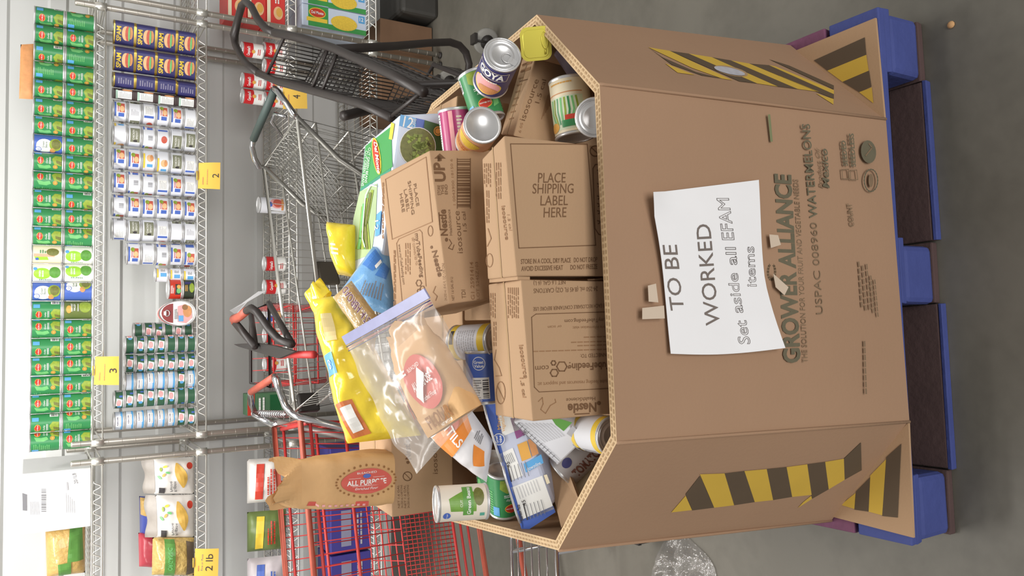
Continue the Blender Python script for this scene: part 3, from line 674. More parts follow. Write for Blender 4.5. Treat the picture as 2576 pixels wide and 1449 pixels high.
for i in range(8):
    a, b_, c_, d_ = base[i], base[(i+1) % 8], rim[(i+1) % 8], rim[i]
    m_ = MB(); n_ = 6
    def outer(u, v, a=a, b_=b_, c_=c_, d_=d_, i=i):
        p_ = a.lerp(b_, u).lerp(d_.lerp(c_, u), v); nn = tri_normal(a, b_, d_)
        bulge = 0.010*math.sin(math.pi*u)*math.sin(math.pi*min(1, v*1.0)) if i in (7,) else 0.0
        return p_-(-nn if nn.dot(p_-(cb+V((0, 0, 0.4)))) < 0 else nn)*(-bulge)
    ai, bi, ci, di = inset(a, cb, TH), inset(b_, cb, TH), inset(c_, cr, TH), inset(d_, cr, TH)
    m_.grid(lambda u, v: outer(u, v), 8, 10, M_card2)
    m_.add([ai, bi, ci, di], [(0, 1, 2, 3)], M_cardin)
    m_.add([d_, c_, ci, di], [(0, 1, 2, 3)], M_edge); m_.add([a, b_, bi, ai], [(0, 1, 2, 3)], M_cardin)
    pn = m_.build('panel', bin_)
    e = MB()                                      # fluted layers showing along the rim
    for lay in (0.28, 0.72):
        k = max(4, int((c_-d_).length/0.012)); 
        for j in range(k):
            u0, u1 = j/k, (j+0.62)/k; p0 = d_.lerp(c_, u0); p1 = d_.lerp(c_, u1); q0 = di.lerp(ci, u0); q1 = di.lerp(ci, u1)
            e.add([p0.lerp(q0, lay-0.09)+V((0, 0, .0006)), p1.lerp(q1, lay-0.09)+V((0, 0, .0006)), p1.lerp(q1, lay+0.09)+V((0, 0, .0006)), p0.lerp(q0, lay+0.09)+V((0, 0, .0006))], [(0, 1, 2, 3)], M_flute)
    e.build('corrugation', pn)
    if i in (0, 6, 7):
        # a raised crease where the board folds round the corner
        cr_ = MB(); cr_.tube([d_+V((0, 0, 0)), a.lerp(d_, 0.5)+(V((0, -0.003, 0))), a], 0.0035, M_card2, 6); cr_.build('crease', pn)
    if i == 0: PN_R = pn
    if i == 6: PN_L = pn
    if i == 7: PN_F = pn
# corner flaps lying flat on the pallet, with hazard stripes
def flap(tri, label):
    q = [AZ(x, y, PZ+0.001) for x, y in tri]; m_ = MB(); up = V((0, 0, 0.006))
    m_.add(q+[p_+up for p_ in q], [(0, 1, 2), (3, 4, 5), (0, 1, 4, 3), (1, 2, 5, 4), (2, 0, 3, 5)], M_card)
    return m_.build('corner_flap', bin_)
fr = flap([(2229, 299), (1976, 140), (2206, 46)], ''); fl = flap([(2289, 1062), (2302, 1352), (2078, 1294)], '')
def stripes(face, polys, parent):
    m_ = MB(); F = Face(m_, *face, step=0.0012)
    for mt, pts in polys: F.poly(pts, mt, 1)
    m_.build('hazard_stripes', parent)
fz = (V((0, 0, PZ+0.007)), V((0, 0, 1)))
stripes(fz, [(M_hazk, [(2048, 152), (2176, 94), (2180, 138), (2082, 178)]), (M_hazy, [(2082, 178), (2180, 138), (2186, 178), (2120, 206)]), (M_hazk, [(2120, 206), (2187, 178), (2193, 218), (2162, 232)]), (M_hazy, [(2162, 232), (2194, 220), (2198, 260)])], fr)
stripes(fz, [(M_hazk, [(2220, 1298), (2259, 1302), (2268, 1116), (2230, 1150)]), (M_hazy, [(2186, 1287), (2220, 1296), (2230, 1155), (2190, 1196)]), (M_hazk, [(2150, 1282), (2186, 1287), (2190, 1200), (2154, 1236)]), (M_hazy, [(2116, 1270), (2150, 1280), (2153, 1240)])], fl)
fR = (base[0], tri_normal(base[0], base[1], rim[0])); fL = (base[7], tri_normal(base[6], base[7], rim[6])); fF = (base[0]-V((0, 0.009, 0)), tri_normal(base[7], base[0], rim[7]))
A_ = [(1629, 119), (1660, 129), (1690, 134), (1736, 138), (1790, 146), (1850, 155), (1886, 161), (1934, 150), (2098, 224)]
stripes(fR, [(M_hazk, [(1630, 120), (1666, 145), (1750, 182), (1816, 199), (1765, 191), (1690, 164)]), (M_hazy, [(1630, 120), (1684, 129), (1842, 203), (1816, 199), (1740, 172)]), (M_hazk, [(1684, 129), (1732, 136), (1904, 211), (1860, 206)]), (M_hazy, [(1732, 136), (1790, 145), (1956, 219), (1904, 211)]), (M_hazk, [(1790, 145), (1838, 153), (2006, 225), (1956, 219)]),
             (M_hazy, [(1838, 153), (1884, 161), (2060, 232), (2006, 225)]), (M_hazk, [(1884, 161), (1934, 165), (2097, 238), (2097, 250)]), (M_hazy, [(1934, 165), (1950, 168), (2097, 228), (2097, 239)]), (M_hazk, [(1934, 150), (1985, 166), (2097, 216), (2097, 226)]), (M_hazy, [(1672, 160), (1704, 184), (1748, 190)]), (M_hazy, [(2052, 236), (2096, 264), (2096, 250)])], PN_R)
stripes(fL, [(M_hazy, [(1688, 1288), (1740, 1282), (1724, 1246)]), (M_hazk, [(1724, 1242), (1760, 1196), (1796, 1276), (1741, 1283)]), (M_hazy, [(1760, 1192), (1822, 1190), (1846, 1270), (1796, 1276)]), (M_hazk, [(1822, 1190), (1872, 1184), (1898, 1262), (1846, 1270)]), (M_hazy, [(1872, 1184), (1928, 1179), (1944, 1257), (1898, 1262)]), (M_hazk, [(1928, 1179), (1978, 1174), (1992, 1249), (1944, 1257)]),
             (M_hazy, [(1978, 1174), (2030, 1167), (2041, 1244), (1992, 1249)]), (M_hazk, [(2030, 1167), (2075, 1161), (2084, 1230), (2042, 1254)]), (M_hazy, [(2075, 1161), (2122, 1153), (2124, 1206), (2084, 1230)]), (M_hazk, [(2122, 1153), (2165, 1112), (2167, 1182), (2124, 1206)]), (M_hazy, [(2042, 1254), (2006, 1277), (2020, 1262), (2040, 1246)])], PN_L)
# hand hole in the right-hand corner panel, with something pale showing through
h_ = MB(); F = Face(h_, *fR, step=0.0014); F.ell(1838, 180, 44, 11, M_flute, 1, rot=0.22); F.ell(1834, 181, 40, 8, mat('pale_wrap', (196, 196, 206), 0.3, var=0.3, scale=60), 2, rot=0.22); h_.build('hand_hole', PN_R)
# printing on the front panel
pr = MB(); F = Face(pr, *fF, step=0.0010)
F.say('GROWER ALLIANCE', (2012, 912), (1988, 440), (-40, 2), M_inkg, 1, bold=0.035)
F.say('THE SOLUTION FOR YOUR FRUIT AND VEGETABLE NEEDS', (2032, 912), (2008, 452), (-13, 0), M_inkg2, 1)
F.say('USPAC 008960', (2070, 790), (2054, 560), (-17, 1), M_inkg2, 1); F.say('WATERMELONS', (2056, 548), (2036, 312), (-20, 1), M_inkg, 1, bold=0.012)
F.say('Product Of', (2072, 474), (2064, 372), (-11, 0), M_inkg2, 1, shear=0.3); F.say('Mexico', (2086, 474), (2080, 374), (-16, 1), M_inkg, 1, shear=0.25, bold=0.02)
F.say('SEEDED', (2132, 418), (2126, 354), (-11, 0), M_inkg, 1, bold=0.03); F.say('SEEDLESS', (2152, 420), (2146, 336), (-11, 0), M_inkg, 1, bold=0.03); F.say('COUNT', (2148, 570), (2142, 512), (-11, 0), M_inkg2, 1, bold=0.02)
for q in ([(2119, 450), (2136, 450), (2133, 426), (2117, 427)], [(2139, 452), (2157, 452), (2154, 428), (2138, 429)]): F.path(q, 2.2, M_inkg2, 1, True)
F.ell(2184, 382, 19, 29, M_inkg, 1, rot=-0.12); F.ring(2190, 454, 17, 3, M_inkg, 1, 20, 28); F.ell(2190, 454, 6, 17, M_inkg2, 1); F.path([(2176, 392), (2192, 372), (2184, 362)], 3, M_inkg2, 2)
F.path([(1928, 872), (1940, 868), (1946, 690), (1934, 684)], 7, M_inkg2, 1) if False else F.ring(1940, 684, 9, 6, M_inkg2, 1, 16, 20)
for k, (x, y0, y1) in enumerate(((2168, 772, 654), (2178, 780, 664), (2188, 778, 660), (2198, 786, 690), (2208, 796, 700))):
    for j in range(7):
        yy = y0+(y1-y0)*j/7; F.path([(x-j*1.2, yy), (x-j*1.2-1.4, yy+(y1-y0)/7*0.7)], 3.2, M_inkg2, 1)
for j in range(8): F.path([(2178-j*0.5, 990-j*17), (2178-j*0.5-0.6, 990-j*17-12)], 4, M_inkg2, 1)
F.path([(1934, 290), (1940, 355)], 6, mat('green_scuff', (122, 128, 92), 0.9), 1)
tag(pr.build('printing', PN_F), kind='stuff')

# ================================================================== PAPER SIGN AND TAPE
O_, N_ = fF; N_ = N_ if N_.dot(CAM-O_) > 0 else -N_
sg = thing('paper_sign', 'white paper sign reading TO BE WORKED taped to the bin front', 'sign', AP(1780, 680, O_, N_)+N_*0.012)
top = [(1620, 492), (1650, 474), (1780, 463), (1897, 456)]; cs = [(1622, 490), (1897, 456), (1953, 876), (1680, 890)]
def lr(a, b_, u): return (a[0]+(b_[0]-a[0])*u, a[1]+(b_[1]-a[1])*u)
def sheet(u, v, off=0.0):
    """u along world-down edge, v from right edge to left edge of the sheet"""
    p_ = lr(lr(cs[0], cs[1], u), lr(cs[3], cs[2], u), v)
    bowx = -16*math.sin(math.pi*v)*u*0.8 + 10*math.sin(math.pi*v)*(1-u); bowy = 8*math.sin(math.pi*u)*v
    q = AP(p_[0]+bowx, p_[1]+bowy, O_, N_)
    lift = 0.010+0.004*math.sin(5*v+1)+0.016*max(0, (u-0.6))*max(0, v-0.6)*6+0.02*max(0, 0.15-u)*max(0, 0.15-v)*30
    return q+N_*(lift+off)
m_ = MB(); m_.grid(lambda u, v: sheet(u, v), 14, 14, M_white); m_.grid(lambda u, v: sheet(u, v, -0.0006), 14, 14, M_white); m_.build('paper', sg)
M_mk = mat('dark_marker', (120, 110, 104), 0.8, var=0.1)
lt = MB()
class Sheet(Face):
    pass
F = Face(lt, O_+N_*0.026, N_, step=0.0004)
F2 = F
def on_sheet(t_, p0, p1, up, mt, outline=False, bold=0.0):
    # find sheet parameters by fixed-point search so the letters lie on the curved sheet
    vs, fs, asp = text2d(t_, bold, 0.0, outline); out = []
    for x, y in vs:
        px = p0[0]+(p1[0]-p0[0])*x+up[0]*y; py = p0[1]+(p1[1]-p0[1])*x+up[1]*y
        v_ = (py-473)/410.0; u_ = 0.5
        for _ in range(6):
            a = lr(lr(cs[0], cs[1], u_), lr(cs[3], cs[2], u_), v_); bwx = -16*math.sin(math.pi*v_)*u_*0.8+10*math.sin(math.pi*v_)*(1-u_); bwy = 8*math.sin(math.pi*u_)*v_
            u_ += (px-a[0]-bwx)/275.0; v_ += (py-a[1]-bwy)/410.0
        out.append(sheet(u_, v_, 0.0009))
    lt.add(out, fs, mt)
on_sheet('TO', (1716, 782), (1703, 700), (-34, 0), M_mk); on_sheet('BE', (1701, 678), (1692, 618), (-36, 0), M_mk)
on_sheet('WORKED', (1806, 818), (1774, 566), (-36, 2), M_mk)
on_sheet('Set', (1876, 866), (1868, 806), (-26, 0), M_pencil, True); on_sheet('aside', (1862, 788), (1848, 688), (-26, 0), M_pencil, True); on_sheet('all', (1846, 668), (1840, 624), (-26, 0), M_pencil, True); on_sheet('EFAM', (1836, 606), (1820, 502), (-30, 0), M_pencil, True)
on_sheet('items', (1896, 722), (1886, 622), (-24, 0), M_pencil, True)
tag(lt.build('lettering', sg), kind='stuff')
for k, q in enumerate(([(1606, 776), (1606, 804), (1662, 802), (1660, 770)], [(1620, 720), (1622, 760), (1646, 762), (1640, 715)], [(1924, 592), (1946, 594), (1953, 618), (1928, 626)], [(1934, 690), (1972, 724), (1962, 744), (1940, 724)])):
    m_ = MB(); lift = 0.0125 if k < 2 else 0.0125
    pts = [AP(x, y, O_, N_)+N_*lift for x, y in q]; m_.add(pts+[p_-N_*0.0008 for p_ in pts], [(0, 1, 2, 3), (4, 5, 6, 7), (0, 1, 5, 4), (1, 2, 6, 5), (2, 3, 7, 6), (3, 0, 4, 7)], M_tape); m_.build('tape_strip', sg)

# ================================================================== CARTONS IN THE BIN
def carton_box(name, label, fr_, fl_, br_, bl_, height, downv=None, mt=M_card, seam=True, cat='carton', bev=0.003):
    """top face corners (front right, front left, back right, back left) and the height down"""
    fr_, fl_, br_, bl_ = V(fr_), V(fl_), V(br_), V(bl_)
    n_ = (fl_-fr_).cross(br_-fr_).normalized(); n_ = n_ if n_.z > 0 else -n_; bl_ = bl_-n_*(bl_-fr_).dot(n_)
    dn = (downv.normalized() if downv is not None else -n_)*height
    p_ = [fl_+dn, fr_+dn, br_+dn, bl_+dn, fl_, fr_, br_, bl_]
    t = thing(name, label, cat, sum(p_[:4], V())/4)
    MB().hexa(p_, mt, bev).build('box', t)
    if seam:
        a, b_, c_, d_ = fr_.lerp(br_, 0.475), fl_.lerp(bl_, 0.475), fr_.lerp(br_, 0.52), fl_.lerp(bl_, 0.52)
        MB().add([q+n_*0.0007 for q in (a, b_, d_, c_)], [(0, 1, 2, 3)], M_flute).build('flap_seam', t)
    return t, p_, n_
def front_of(p_): return (p_[4], tri_normal(p_[4], p_[5], p_[0]))
def top_of(p_): return (p_[4], tri_normal(p_[4], p_[5], p_[7]))
def small_top(F, q, mts, seed):
    """rows of small print on a carton top: q = (x0, y0, x1, y1) image box, rows run along image y"""
    r_ = random.Random(seed); x0, y0, x1, y1 = q; n = max(2, int((x1-x0)/5))
    for i in range(n):
        x = x0+(x1-x0)*(i+0.5)/n; y = y0
        while y < y1-4:
            l_ = 6+r_.random()*16; F.path([(x, y), (x+0.5, min(y+l_, y1))], 2.2, mts, 1); y += l_+4
# ---- A: upright carton with the empty shipping label square, against the front of the bin
tA, pA, nA = carton_box('shipping_carton', 'brown carton with PLACE SHIPPING LABEL HERE just inside the front rim', AY(1268, 340, 1.2), AY(1300, 695, 1.2), AZ(1212, 400, 1.116), AZ(1226, 703, 1.098), 0.25, V((0.02, 0.02, -1)))
m_ = MB(); F = Face(m_, *front_of(pA))
F.path([(1284, 362), (1477, 363), (1498, 617), (1305, 624)], 2.2, M_ink, 1, True)
for s_, x0, x1, y in (('PLACE', 1353, 1422, 460), ('SHIPPING', 1339, 1442, 487), ('LABEL', 1359, 1428, 517), ('HERE', 1367, 1424, 547)): F.say(s_, (x0, y), (x1, y-1), (1, -25), M_ink)
F.say('STORE IN A COOL, DRY PLACE   DO NOT DROP', (1310, 664), (1502, 658), (0, -12), M_ink, bold=0.012); F.say('AVOID EXCESSIVE HEAT       DO NOT FREEZE', (1311, 682), (1502, 676), (0, -12), M_ink, bold=0.012)
F.ring(1497, 380, 13, 2.2, M_ink); F.path([(1488, 372), (1506, 389)], 2, M_ink); F.path([(1530, 413), (1497, 414), (1491, 424), (1496, 575), (1506, 590), (1530, 592)], 2.2, M_ink)
for k, y in enumerate((428, 462, 493, 512, 530, 555)): F.path([(1502, y), (1512, y+3), (1504, y+8)], 2.4, M_ink)
m_.build('front_print', tA)
m_ = MB(); F = Face(m_, *top_of(pA)); small_top(F, (1216, 412, 1236, 470), M_inkL, 4); small_top(F, (1222, 480, 1232, 560), M_inkL, 5); small_top(F, (1246, 410, 1262, 500), M_inkL, 6)
F.say('isosource', (1262, 518), (1272, 604), (9, -1), M_inkL, bold=0.02); F.say('1.5 cal', (1276, 540), (1282, 580), (6, 0), M_inkL); F.ring(1232, 655, 8, 1.6, M_inkL, 1, 18, 17); F.path([(1226, 620), (1236, 600), (1228, 575)], 2, M_inkL); m_.build('top_print', tA)
m_ = MB(); e0, e1 = pA[4], pA[7]; m_.hexa([e0+V((-.006, .004, -.03)), e0+V((0.0, .004, -.03)), e1+V((0, 0, -.03)), e1+V((-.006, 0, -.03)), e0+V((-.006, .004, -.004)), e0+V((0, .004, -.004)), e1+V((0, 0, -.004)), e1+V((-.006, 0, -.004))], M_card); m_.build('side_flap', tA)
# ---- B: the same kind of carton, upside down, to its left
tB, pB, nB = carton_box('shipping_carton', 'brown carton with upside-down print, left of the shipping label carton', AY(1310, 703, 1.2), AY(1340, 1060, 1.2), AZ(1228, 715, 1.078), AZ(1241, 1045, 1.062), 0.22, V((0.0, 0.02, -1)))
m_ = MB(); F = Face(m_, *front_of(pB))
F.say('NET 1.6 GAL (6 L)', (1422, 705), (1342, 708), (0, 10), M_ink); F.say('24-250 mL (8.45 FL OZ) CARTONS', (1503, 721), (1342, 726), (0, 11), M_ink); F.say('SHAKE EACH RECLOSABLE CONTAINER BEFORE USE', (1540, 763), (1341, 773), (0, 9), M_ink)
F.path([(1548, 784), (1348, 790), (1337, 798), (1344, 974), (1356, 986), (1552, 976)], 2.0, M_ink)
F.say('www.myTubeFeeding.com', (1545, 800), (1420, 804), (0, 9), M_ink); F.say('For more information visit:', (1545, 819), (1440, 821), (0, 7), M_inkL); F.say('or scan', (1412, 818), (1378, 820), (0, 7), M_inkL)
for k, (y, xa, xb) in enumerate(((846, 1545, 1470), (858, 1545, 1432), (867, 1545, 1455), (878, 1545, 1340))):
    x = xa
    while x > xb+6: F.path([(x, y+(xa-x)*0.03), (x-12, y+(xa-x+12)*0.03)], 2.4, M_inkL); x -= 16
F.say('GET CONNECTED TO:', (1560, 886), (1460, 891), (0, 9), M_ink); F.say('myTubeFeeding', (1560, 910), (1428, 915), (0, 17), M_ink, bold=0.02); F.say('com', (1380, 919), (1346, 921), (0, 14), M_ink)
for (cx, cy, r_) in ((1413, 922, 13), (1394, 938, 10), (1392, 913, 6)): F.path([(cx+r_*math.cos(a*math.pi/3), cy+r_*math.sin(a*math.pi/3)) for a in range(6)], 3, M_ink, 1, True)
F.say('Access tube feeding resources and support at:', (1560, 954), (1352, 962), (0, 9), M_inkL)
F.say('Nestle', (1500, 1013), (1428, 1017), (0, 22), M_ink, bold=0.03); F.path([(1482, 1040), (1446, 1042)], 3, M_ink); F.say('HealthScience', (1497, 998), (1424, 1002), (0, 9), M_ink); F.ell(1506, 1014, 5, 5, M_ink)
F.path([(1354, 1010), (1364, 1000), (1366, 1016), (1360, 1030), (1372, 1040), (1384, 1020), (1398, 1012), (1396, 1004)], 2, M_inkL)
m_.build('front_print', tB)
m_ = MB(); F = Face(m_, *top_of(pB)); small_top(F, (1232, 738, 1248, 800), M_inkL, 7); small_top(F, (1240, 810, 1250, 870), M_inkL, 8); small_top(F, (1276, 724, 1306, 800), M_inkL, 9)
F.say('isosource', (1306, 868), (1318, 952), (11, -1), M_inkL, bold=0.02); F.say('1.5 cal', (1308, 950), (1316, 1000), (8, 0), M_inkL, bold=0.02); F.ring(1260, 988, 11, 2, M_inkL, 1, 20, 28); F.path([(1252, 972), (1268, 1006)], 2, M_inkL); F.path([(1248, 880), (1244, 905), (1256, 925), (1262, 945), (1248, 946)], 2, M_inkL); m_.build('top_print', tB)
# ---- C: lying flat behind them, label side up
tC, pC, nC = carton_box('shipping_carton', 'brown carton lying label side up with a dark UP arrow on its front', AD(1080, 378, 1.56), AD(1130, 765, 1.56), AD(955, 443, 1.74), AD(985, 812, 1.74), 0.155, None, seam=False)
m_ = MB(); F = Face(m_, *top_of(pC))
F.path([(970, 451), (1072, 395), (1088, 558), (987, 602)], 1.8, M_inkL, 1, True)
for s_, p0, p1 in (('PLACE', (1040, 464), (1048, 520)), ('SHIPPING', (1026, 457), (1036, 541)), ('LABEL', (1016, 478), (1024, 533)), ('HERE', (1005, 489), (1012, 535))): F.say(s_, p0, p1, (7, -3), M_ink)
F.path([(1072, 720), (1062, 585), (1056, 578), (1004, 601), (998, 612), (1012, 760)], 1.6, M_inkL); F.say('myTubeFeeding', (1044, 588), (1058, 698), (9, -2), M_ink, bold=0.015); F.say('GET CONNECTED TO:', (1036, 598), (1046, 668), (5, -1), M_inkL); F.say('www.myTubeFeeding.com', (1002, 615), (1014, 716), (6, -1), M_ink)
for (cx, cy, r_) in ((1054, 712, 7), (1063, 726, 6), (1054, 732, 4)): F.path([(cx+r_*math.cos(a*math.pi/3), cy+r_*1.2*math.sin(a*math.pi/3)) for a in range(6)], 2, M_ink, 1, True)
F.say('Nestle', (1087, 632), (1103, 697), (12, -3), M_ink, bold=0.03); F.ell(1086, 622, 3, 4, M_ink); F.ring(1083, 581, 6, 1.8, M_inkL, 1, 18, 13); F.path([(1096, 720), (1090, 735), (1100, 745), (1096, 756)], 2, M_inkL)
small_top(F, (1018, 612, 1034, 690), M_inkL, 12); small_top(F, (962, 460, 966, 600), M_inkL, 13); small_top(F, (990, 630, 996, 790), M_inkL, 14)
m_.build('top_print', tC)
m_ = MB(); F = Face(m_, *front_of(pC))
F.say('UP', (1121, 457), (1116, 409), (-26, 0), M_ink, bold=0.035); F.path([(1104, 404), (1104, 394)], 7, M_ink); F.poly([(1092, 399), (1106, 386), (1121, 399)], M_ink); F.rect(1101, 398, 1111, 405, M_ink)
for k, s_ in enumerate(('STORE', 'THIS', 'END')): F.say(s_, (1108+k*9, 491-k), (1107+k*9, 466-k), (-7, 0), M_ink, bold=0.01)
F.bars(1150, 400, 1182, 523, M_ink, 1, 20, vert=False); F.rect(1149, 398, 1151, 525, M_ink); F.rect(1182, 398, 1184, 525, M_ink); F.say('1 0043900 18150 6', (1146, 516), (1138, 400), (-6, 0), M_inkL)
F.say('Nestle', (1126, 593), (1121, 527), (-17, 0), M_ink, bold=0.03); F.path([(1107, 578), (1104, 535)], 2.5, M_ink); F.say('HealthScience', (1138, 592), (1132, 527), (-7, 0), M_ink); F.ell(1123, 603, 4, 5, M_ink); F.path([(1130, 602), (1136, 612), (1128, 624), (1138, 628), (1142, 616)], 2, M_ink)
F.say('isosource', (1164, 637), (1155, 531), (-14, 0), M_ink, bold=0.0); F.say('1.5 cal', (1174, 582), (1170, 533), (-9, 0), M_ink); F.say('24-250 mL (8.45 FL OZ) CARTONS', (1124, 756), (1117, 662), (-6, 0), M_ink); F.say('NET 1.6 GAL (6 L)', (1143, 756), (1138, 697), (-6, 0), M_ink)
F.say('TDI', (1172, 751), (1170, 729), (-10, 0), M_ink); F.say('G1 2591414', (1194, 754), (1190, 659), (-9, 0), M_inkL, bold=0.01); F.say('LOT 5245Z103', (1206, 754), (1202, 659), (-7, 0), M_inkL)
m_.build('front_print', tC)
# ---- D: under the flour sack at the back left
yD = 1.80; dl = AY(986, 1302, yD); dr = AY(1003, 1085, yD); dr.z = dl.z
tD, pD, nD = carton_box('shipping_carton', 'brown carton under the paper flour sack, against the bin side', dr, dl, dr+V((0.02, 0.22, 0.0)), dl+V((0.015, 0.22, 0.0)), 0.165, V((0, 0.01, -1)))
m_ = MB(); F = Face(m_, *front_of(pD)); F.say('Nestle', (1034, 1156), (1030, 1106), (-14, 0), M_ink, bold=0.03); F.ell(1026, 1163, 4, 4, M_ink); F.ring(1025, 1198, 11, 2.2, M_ink); F.path([(1017, 1190), (1033, 1206)], 2, M_ink); F.say('isosource', (1101, 1192), (1097, 1092), (-13, 0), M_ink)
for k in range(4): F.say('24-250 mL CARTONS' if k % 2 else 'NET 1.6 GAL', (1006+k*8, 1278), (1004+k*8, 1220), (-5, 0), M_ink)
m_.build('front_print', tD)
# ---- E: tipped carton on the right
e1, e2 = AD(1292, 342, 1.62), AD(1346, 146, 1.72)
tE, pE, nE = carton_box('shipping_carton', 'brown carton tipped beside the canned vegetables at the right rim', e2, e1, AD(1314, 146, 1.80), AD(1264, 341, 1.70), 0.15, V((-0.1, -0.05, -1)))
m_ = MB(); F = Face(m_, *front_of(pE)); F.say('isosource', (1320, 305), (1356, 202), (-14, -4), M_ink); F.say('1.5 cal', (1356, 261), (1374, 202), (-11, -3), M_ink); F.say('6 05', (1310, 335), (1316, 310), (-6, -2), M_inkL)
for k in range(5): F.path([(1362+k*5, 300-k*8), (1378+k*5, 240-k*8)], 1.6, M_inkL)
m_.build('front_print', tE)
m_ = MB(); F = Face(m_, *top_of(pE)); F.path([(1308, 205), (1327, 200)], 2.4, M_ink)
for k in range(9): F.path([(1282+k*4, 300-k*17), (1292+k*4, 297-k*17)], 3.2, M_inkL)
F.poly([(1316, 160), (1340, 152), (1338, 160), (1314, 168)], M_inkL); F.poly([(1312, 176), (1336, 168), (1334, 176), (1310, 184)], M_inkL)
m_.build('top_print', tE)
# ---- F: small plain carton at the back right, and plain ones deep in the bin that carry the heap
f0 = AZ(1150, 240, 1.0)
carton_box('plain_carton', 'plain brown carton between the green bean case and the right rim', f0, f0+V((-0.13, 0.03, 0)), f0+V((0.0, 0.17, 0)), f0+V((-0.13, 0.2, 0)), 0.14)
def plain(lbl, x0, x1, y0, y1, z0, z1): carton_box('plain_carton', lbl, (x1, y0, z1), (x0, y0, z1), (x1, y1, z1), (x0, y1, z1), z1-z0)
z0 = PZ+0.012
for k, (x0, x1, y0, y1, z1) in enumerate(((0.05, 0.40, 1.17, 1.36, 0.52), (-0.20, 0.03, 1.17, 1.36, 0.52), (0.02, 0.40, 1.375, 1.72, 0.52), (-0.43, -0.01, 1.375, 1.74, 0.52), (0.42, 0.60, 1.38, 1.74, 0.52), (-0.21, 0.43, 1.755, 2.02, 0.52))):
    plain('plain brown carton at the bottom of the bin', x0, x1, y0, y1, z0, z1); COL.objects[-1]
for k, (x0, x1, y0, y1, zb, z1) in enumerate(((0.095, 0.345, 1.225, 1.33, 0.525, 0.845), (-0.16, 0.085, 1.225, 1.36, 0.525, 0.84), (0.02, 0.36, 1.405, 1.67, 0.525, 0.955), (-0.42, -0.02, 1.40, 1.76, 0.525, 0.735), (0.38, 0.60, 1.36, 1.66, 0.525, 0.74), (-0.21, 0.42, 1.785, 2.02, 0.525, 0.90))):
    plain('plain brown carton stacked inside the bin under the groceries', x0, x1, y0, y1, zb, z1)
for o in bpy.data.objects:
    if o.parent is None and o.get('label') in ('plain brown carton at the bottom of the bin', 'plain brown carton stacked inside the bin under the groceries'): o['group'] = 'plain cartons carrying the heap'

# ================================================================== GREEN BEAN CASE (12 cans)
M_case = mat('case_green', (70, 160, 84), 0.35, var=0.25, scale=7); M_casew = mat('case_pale_blue', (206, 218, 236), 0.35, var=0.10, scale=10)
cr_, cl_ = AD(1006, 287, 1.84), AD(958, 650, 1.86)
tG, pG, nG = carton_box('green_bean_case', 'green and pale blue case of 12 green bean cans behind the UP carton', cr_, cl_, AD(916, 366, 1.99), AD(872, 690, 1.99), 0.125, V((0.12, -0.2, -1)), M_casew, False, 'case', 0.006)
m_ = MB(); F = Face(m_, *top_of(pG), step=0.001)
F.poly([(920, 368), (985, 318), (988, 420), (908, 474)], M_case); F.poly([(908, 474), (984, 422), (984, 430), (906, 482)], mat('case_teal', (60, 150, 120), 0.35), 1)
F.ell(949, 393, 10, 47, M_yel, 2, rot=-0.14); F.ell(949, 393, 7.5, 42, M_redb, 3, rot=-0.14); F.say('Del Monte', (945, 358), (954, 436), (8, 2), M_wht, 5, bold=0.02)
F.poly([(986, 308), (994, 312), (988, 352), (980, 350)], M_yel, 2)
for k in range(2): F.say('CUT GREEN BEANS', (930-k*8, 372+k*8), (920-k*8, 460+k*8), (6, 0), M_wht, 3)
F.poly([(906, 482), (950, 462), (946, 560), (935, 640), (880, 660), (890, 550)], mat('case_pale_green', (176, 198, 150), 0.4, var=0.2, scale=20), 1)
for k in range(7): F.path([(938-k*4, 480+k*7), (924-k*3, 560+k*8), (930-k*5, 625)], 7, (M_gny, M_olive, M_gnl)[k % 3], 2+k % 2)
F.path([(952, 470), (936, 466), (924, 492), (918, 560), (916, 600), (922, 622)], 2.4, M_wht, 5); F.poly([(950, 540), (962, 530), (958, 590), (946, 596)], M_sky, 3); F.say('12', (948, 556), (947, 580), (9, -2), M_wht, 5)
m_.build('top_print', tG)
m_ = MB(); F = Face(m_, *front_of(pG), step=0.001)
F.poly([(1008, 288), (1048, 298), (1046, 330), (1004, 316)], M_sky, 1); F.say('12', (1012, 318), (1036, 324), (5, -26), M_wht, 3, bold=0.01); F.say('CANS', (1042, 322), (1047, 300), (-8, -2), M_wht, 3)
F.poly([(1046, 297), (1068, 302), (1066, 330), (1046, 326)], M_blu, 1); F.poly([(1068, 302), (1122, 318), (1120, 400), (1084, 392), (1060, 330)], mat('case_dark_green', (62, 104, 52), 0.4, var=0.3, scale=30), 1)
F.ell(1050, 370, 46, 50, M_wht, 2, 26); F.ell(1050, 370, 44, 48, M_olive, 3, 26)
r_ = random.Random(5)
for k in range(30):
    a = r_.random()*6.28; d_ = r_.random()*32; x, y = 1050+d_*math.cos(a), 368+d_*math.sin(a); w_ = r_.random()*3
    F.path([(x-9*math.cos(w_), y-9*math.sin(w_)), (x, y+2), (x+9*math.cos(w_), y+9*math.sin(w_))], 7, (M_gny, M_olive, mat('bean_mid', (128, 146, 62), 0.5, var=0.2))[k % 3], 4+k % 3)
F.ell(1101, 330, 11, 12, M_ora, 3); F.ring(1101, 330, 8, 1.6, M_olive, 4)
m_.build('front_print', tG)

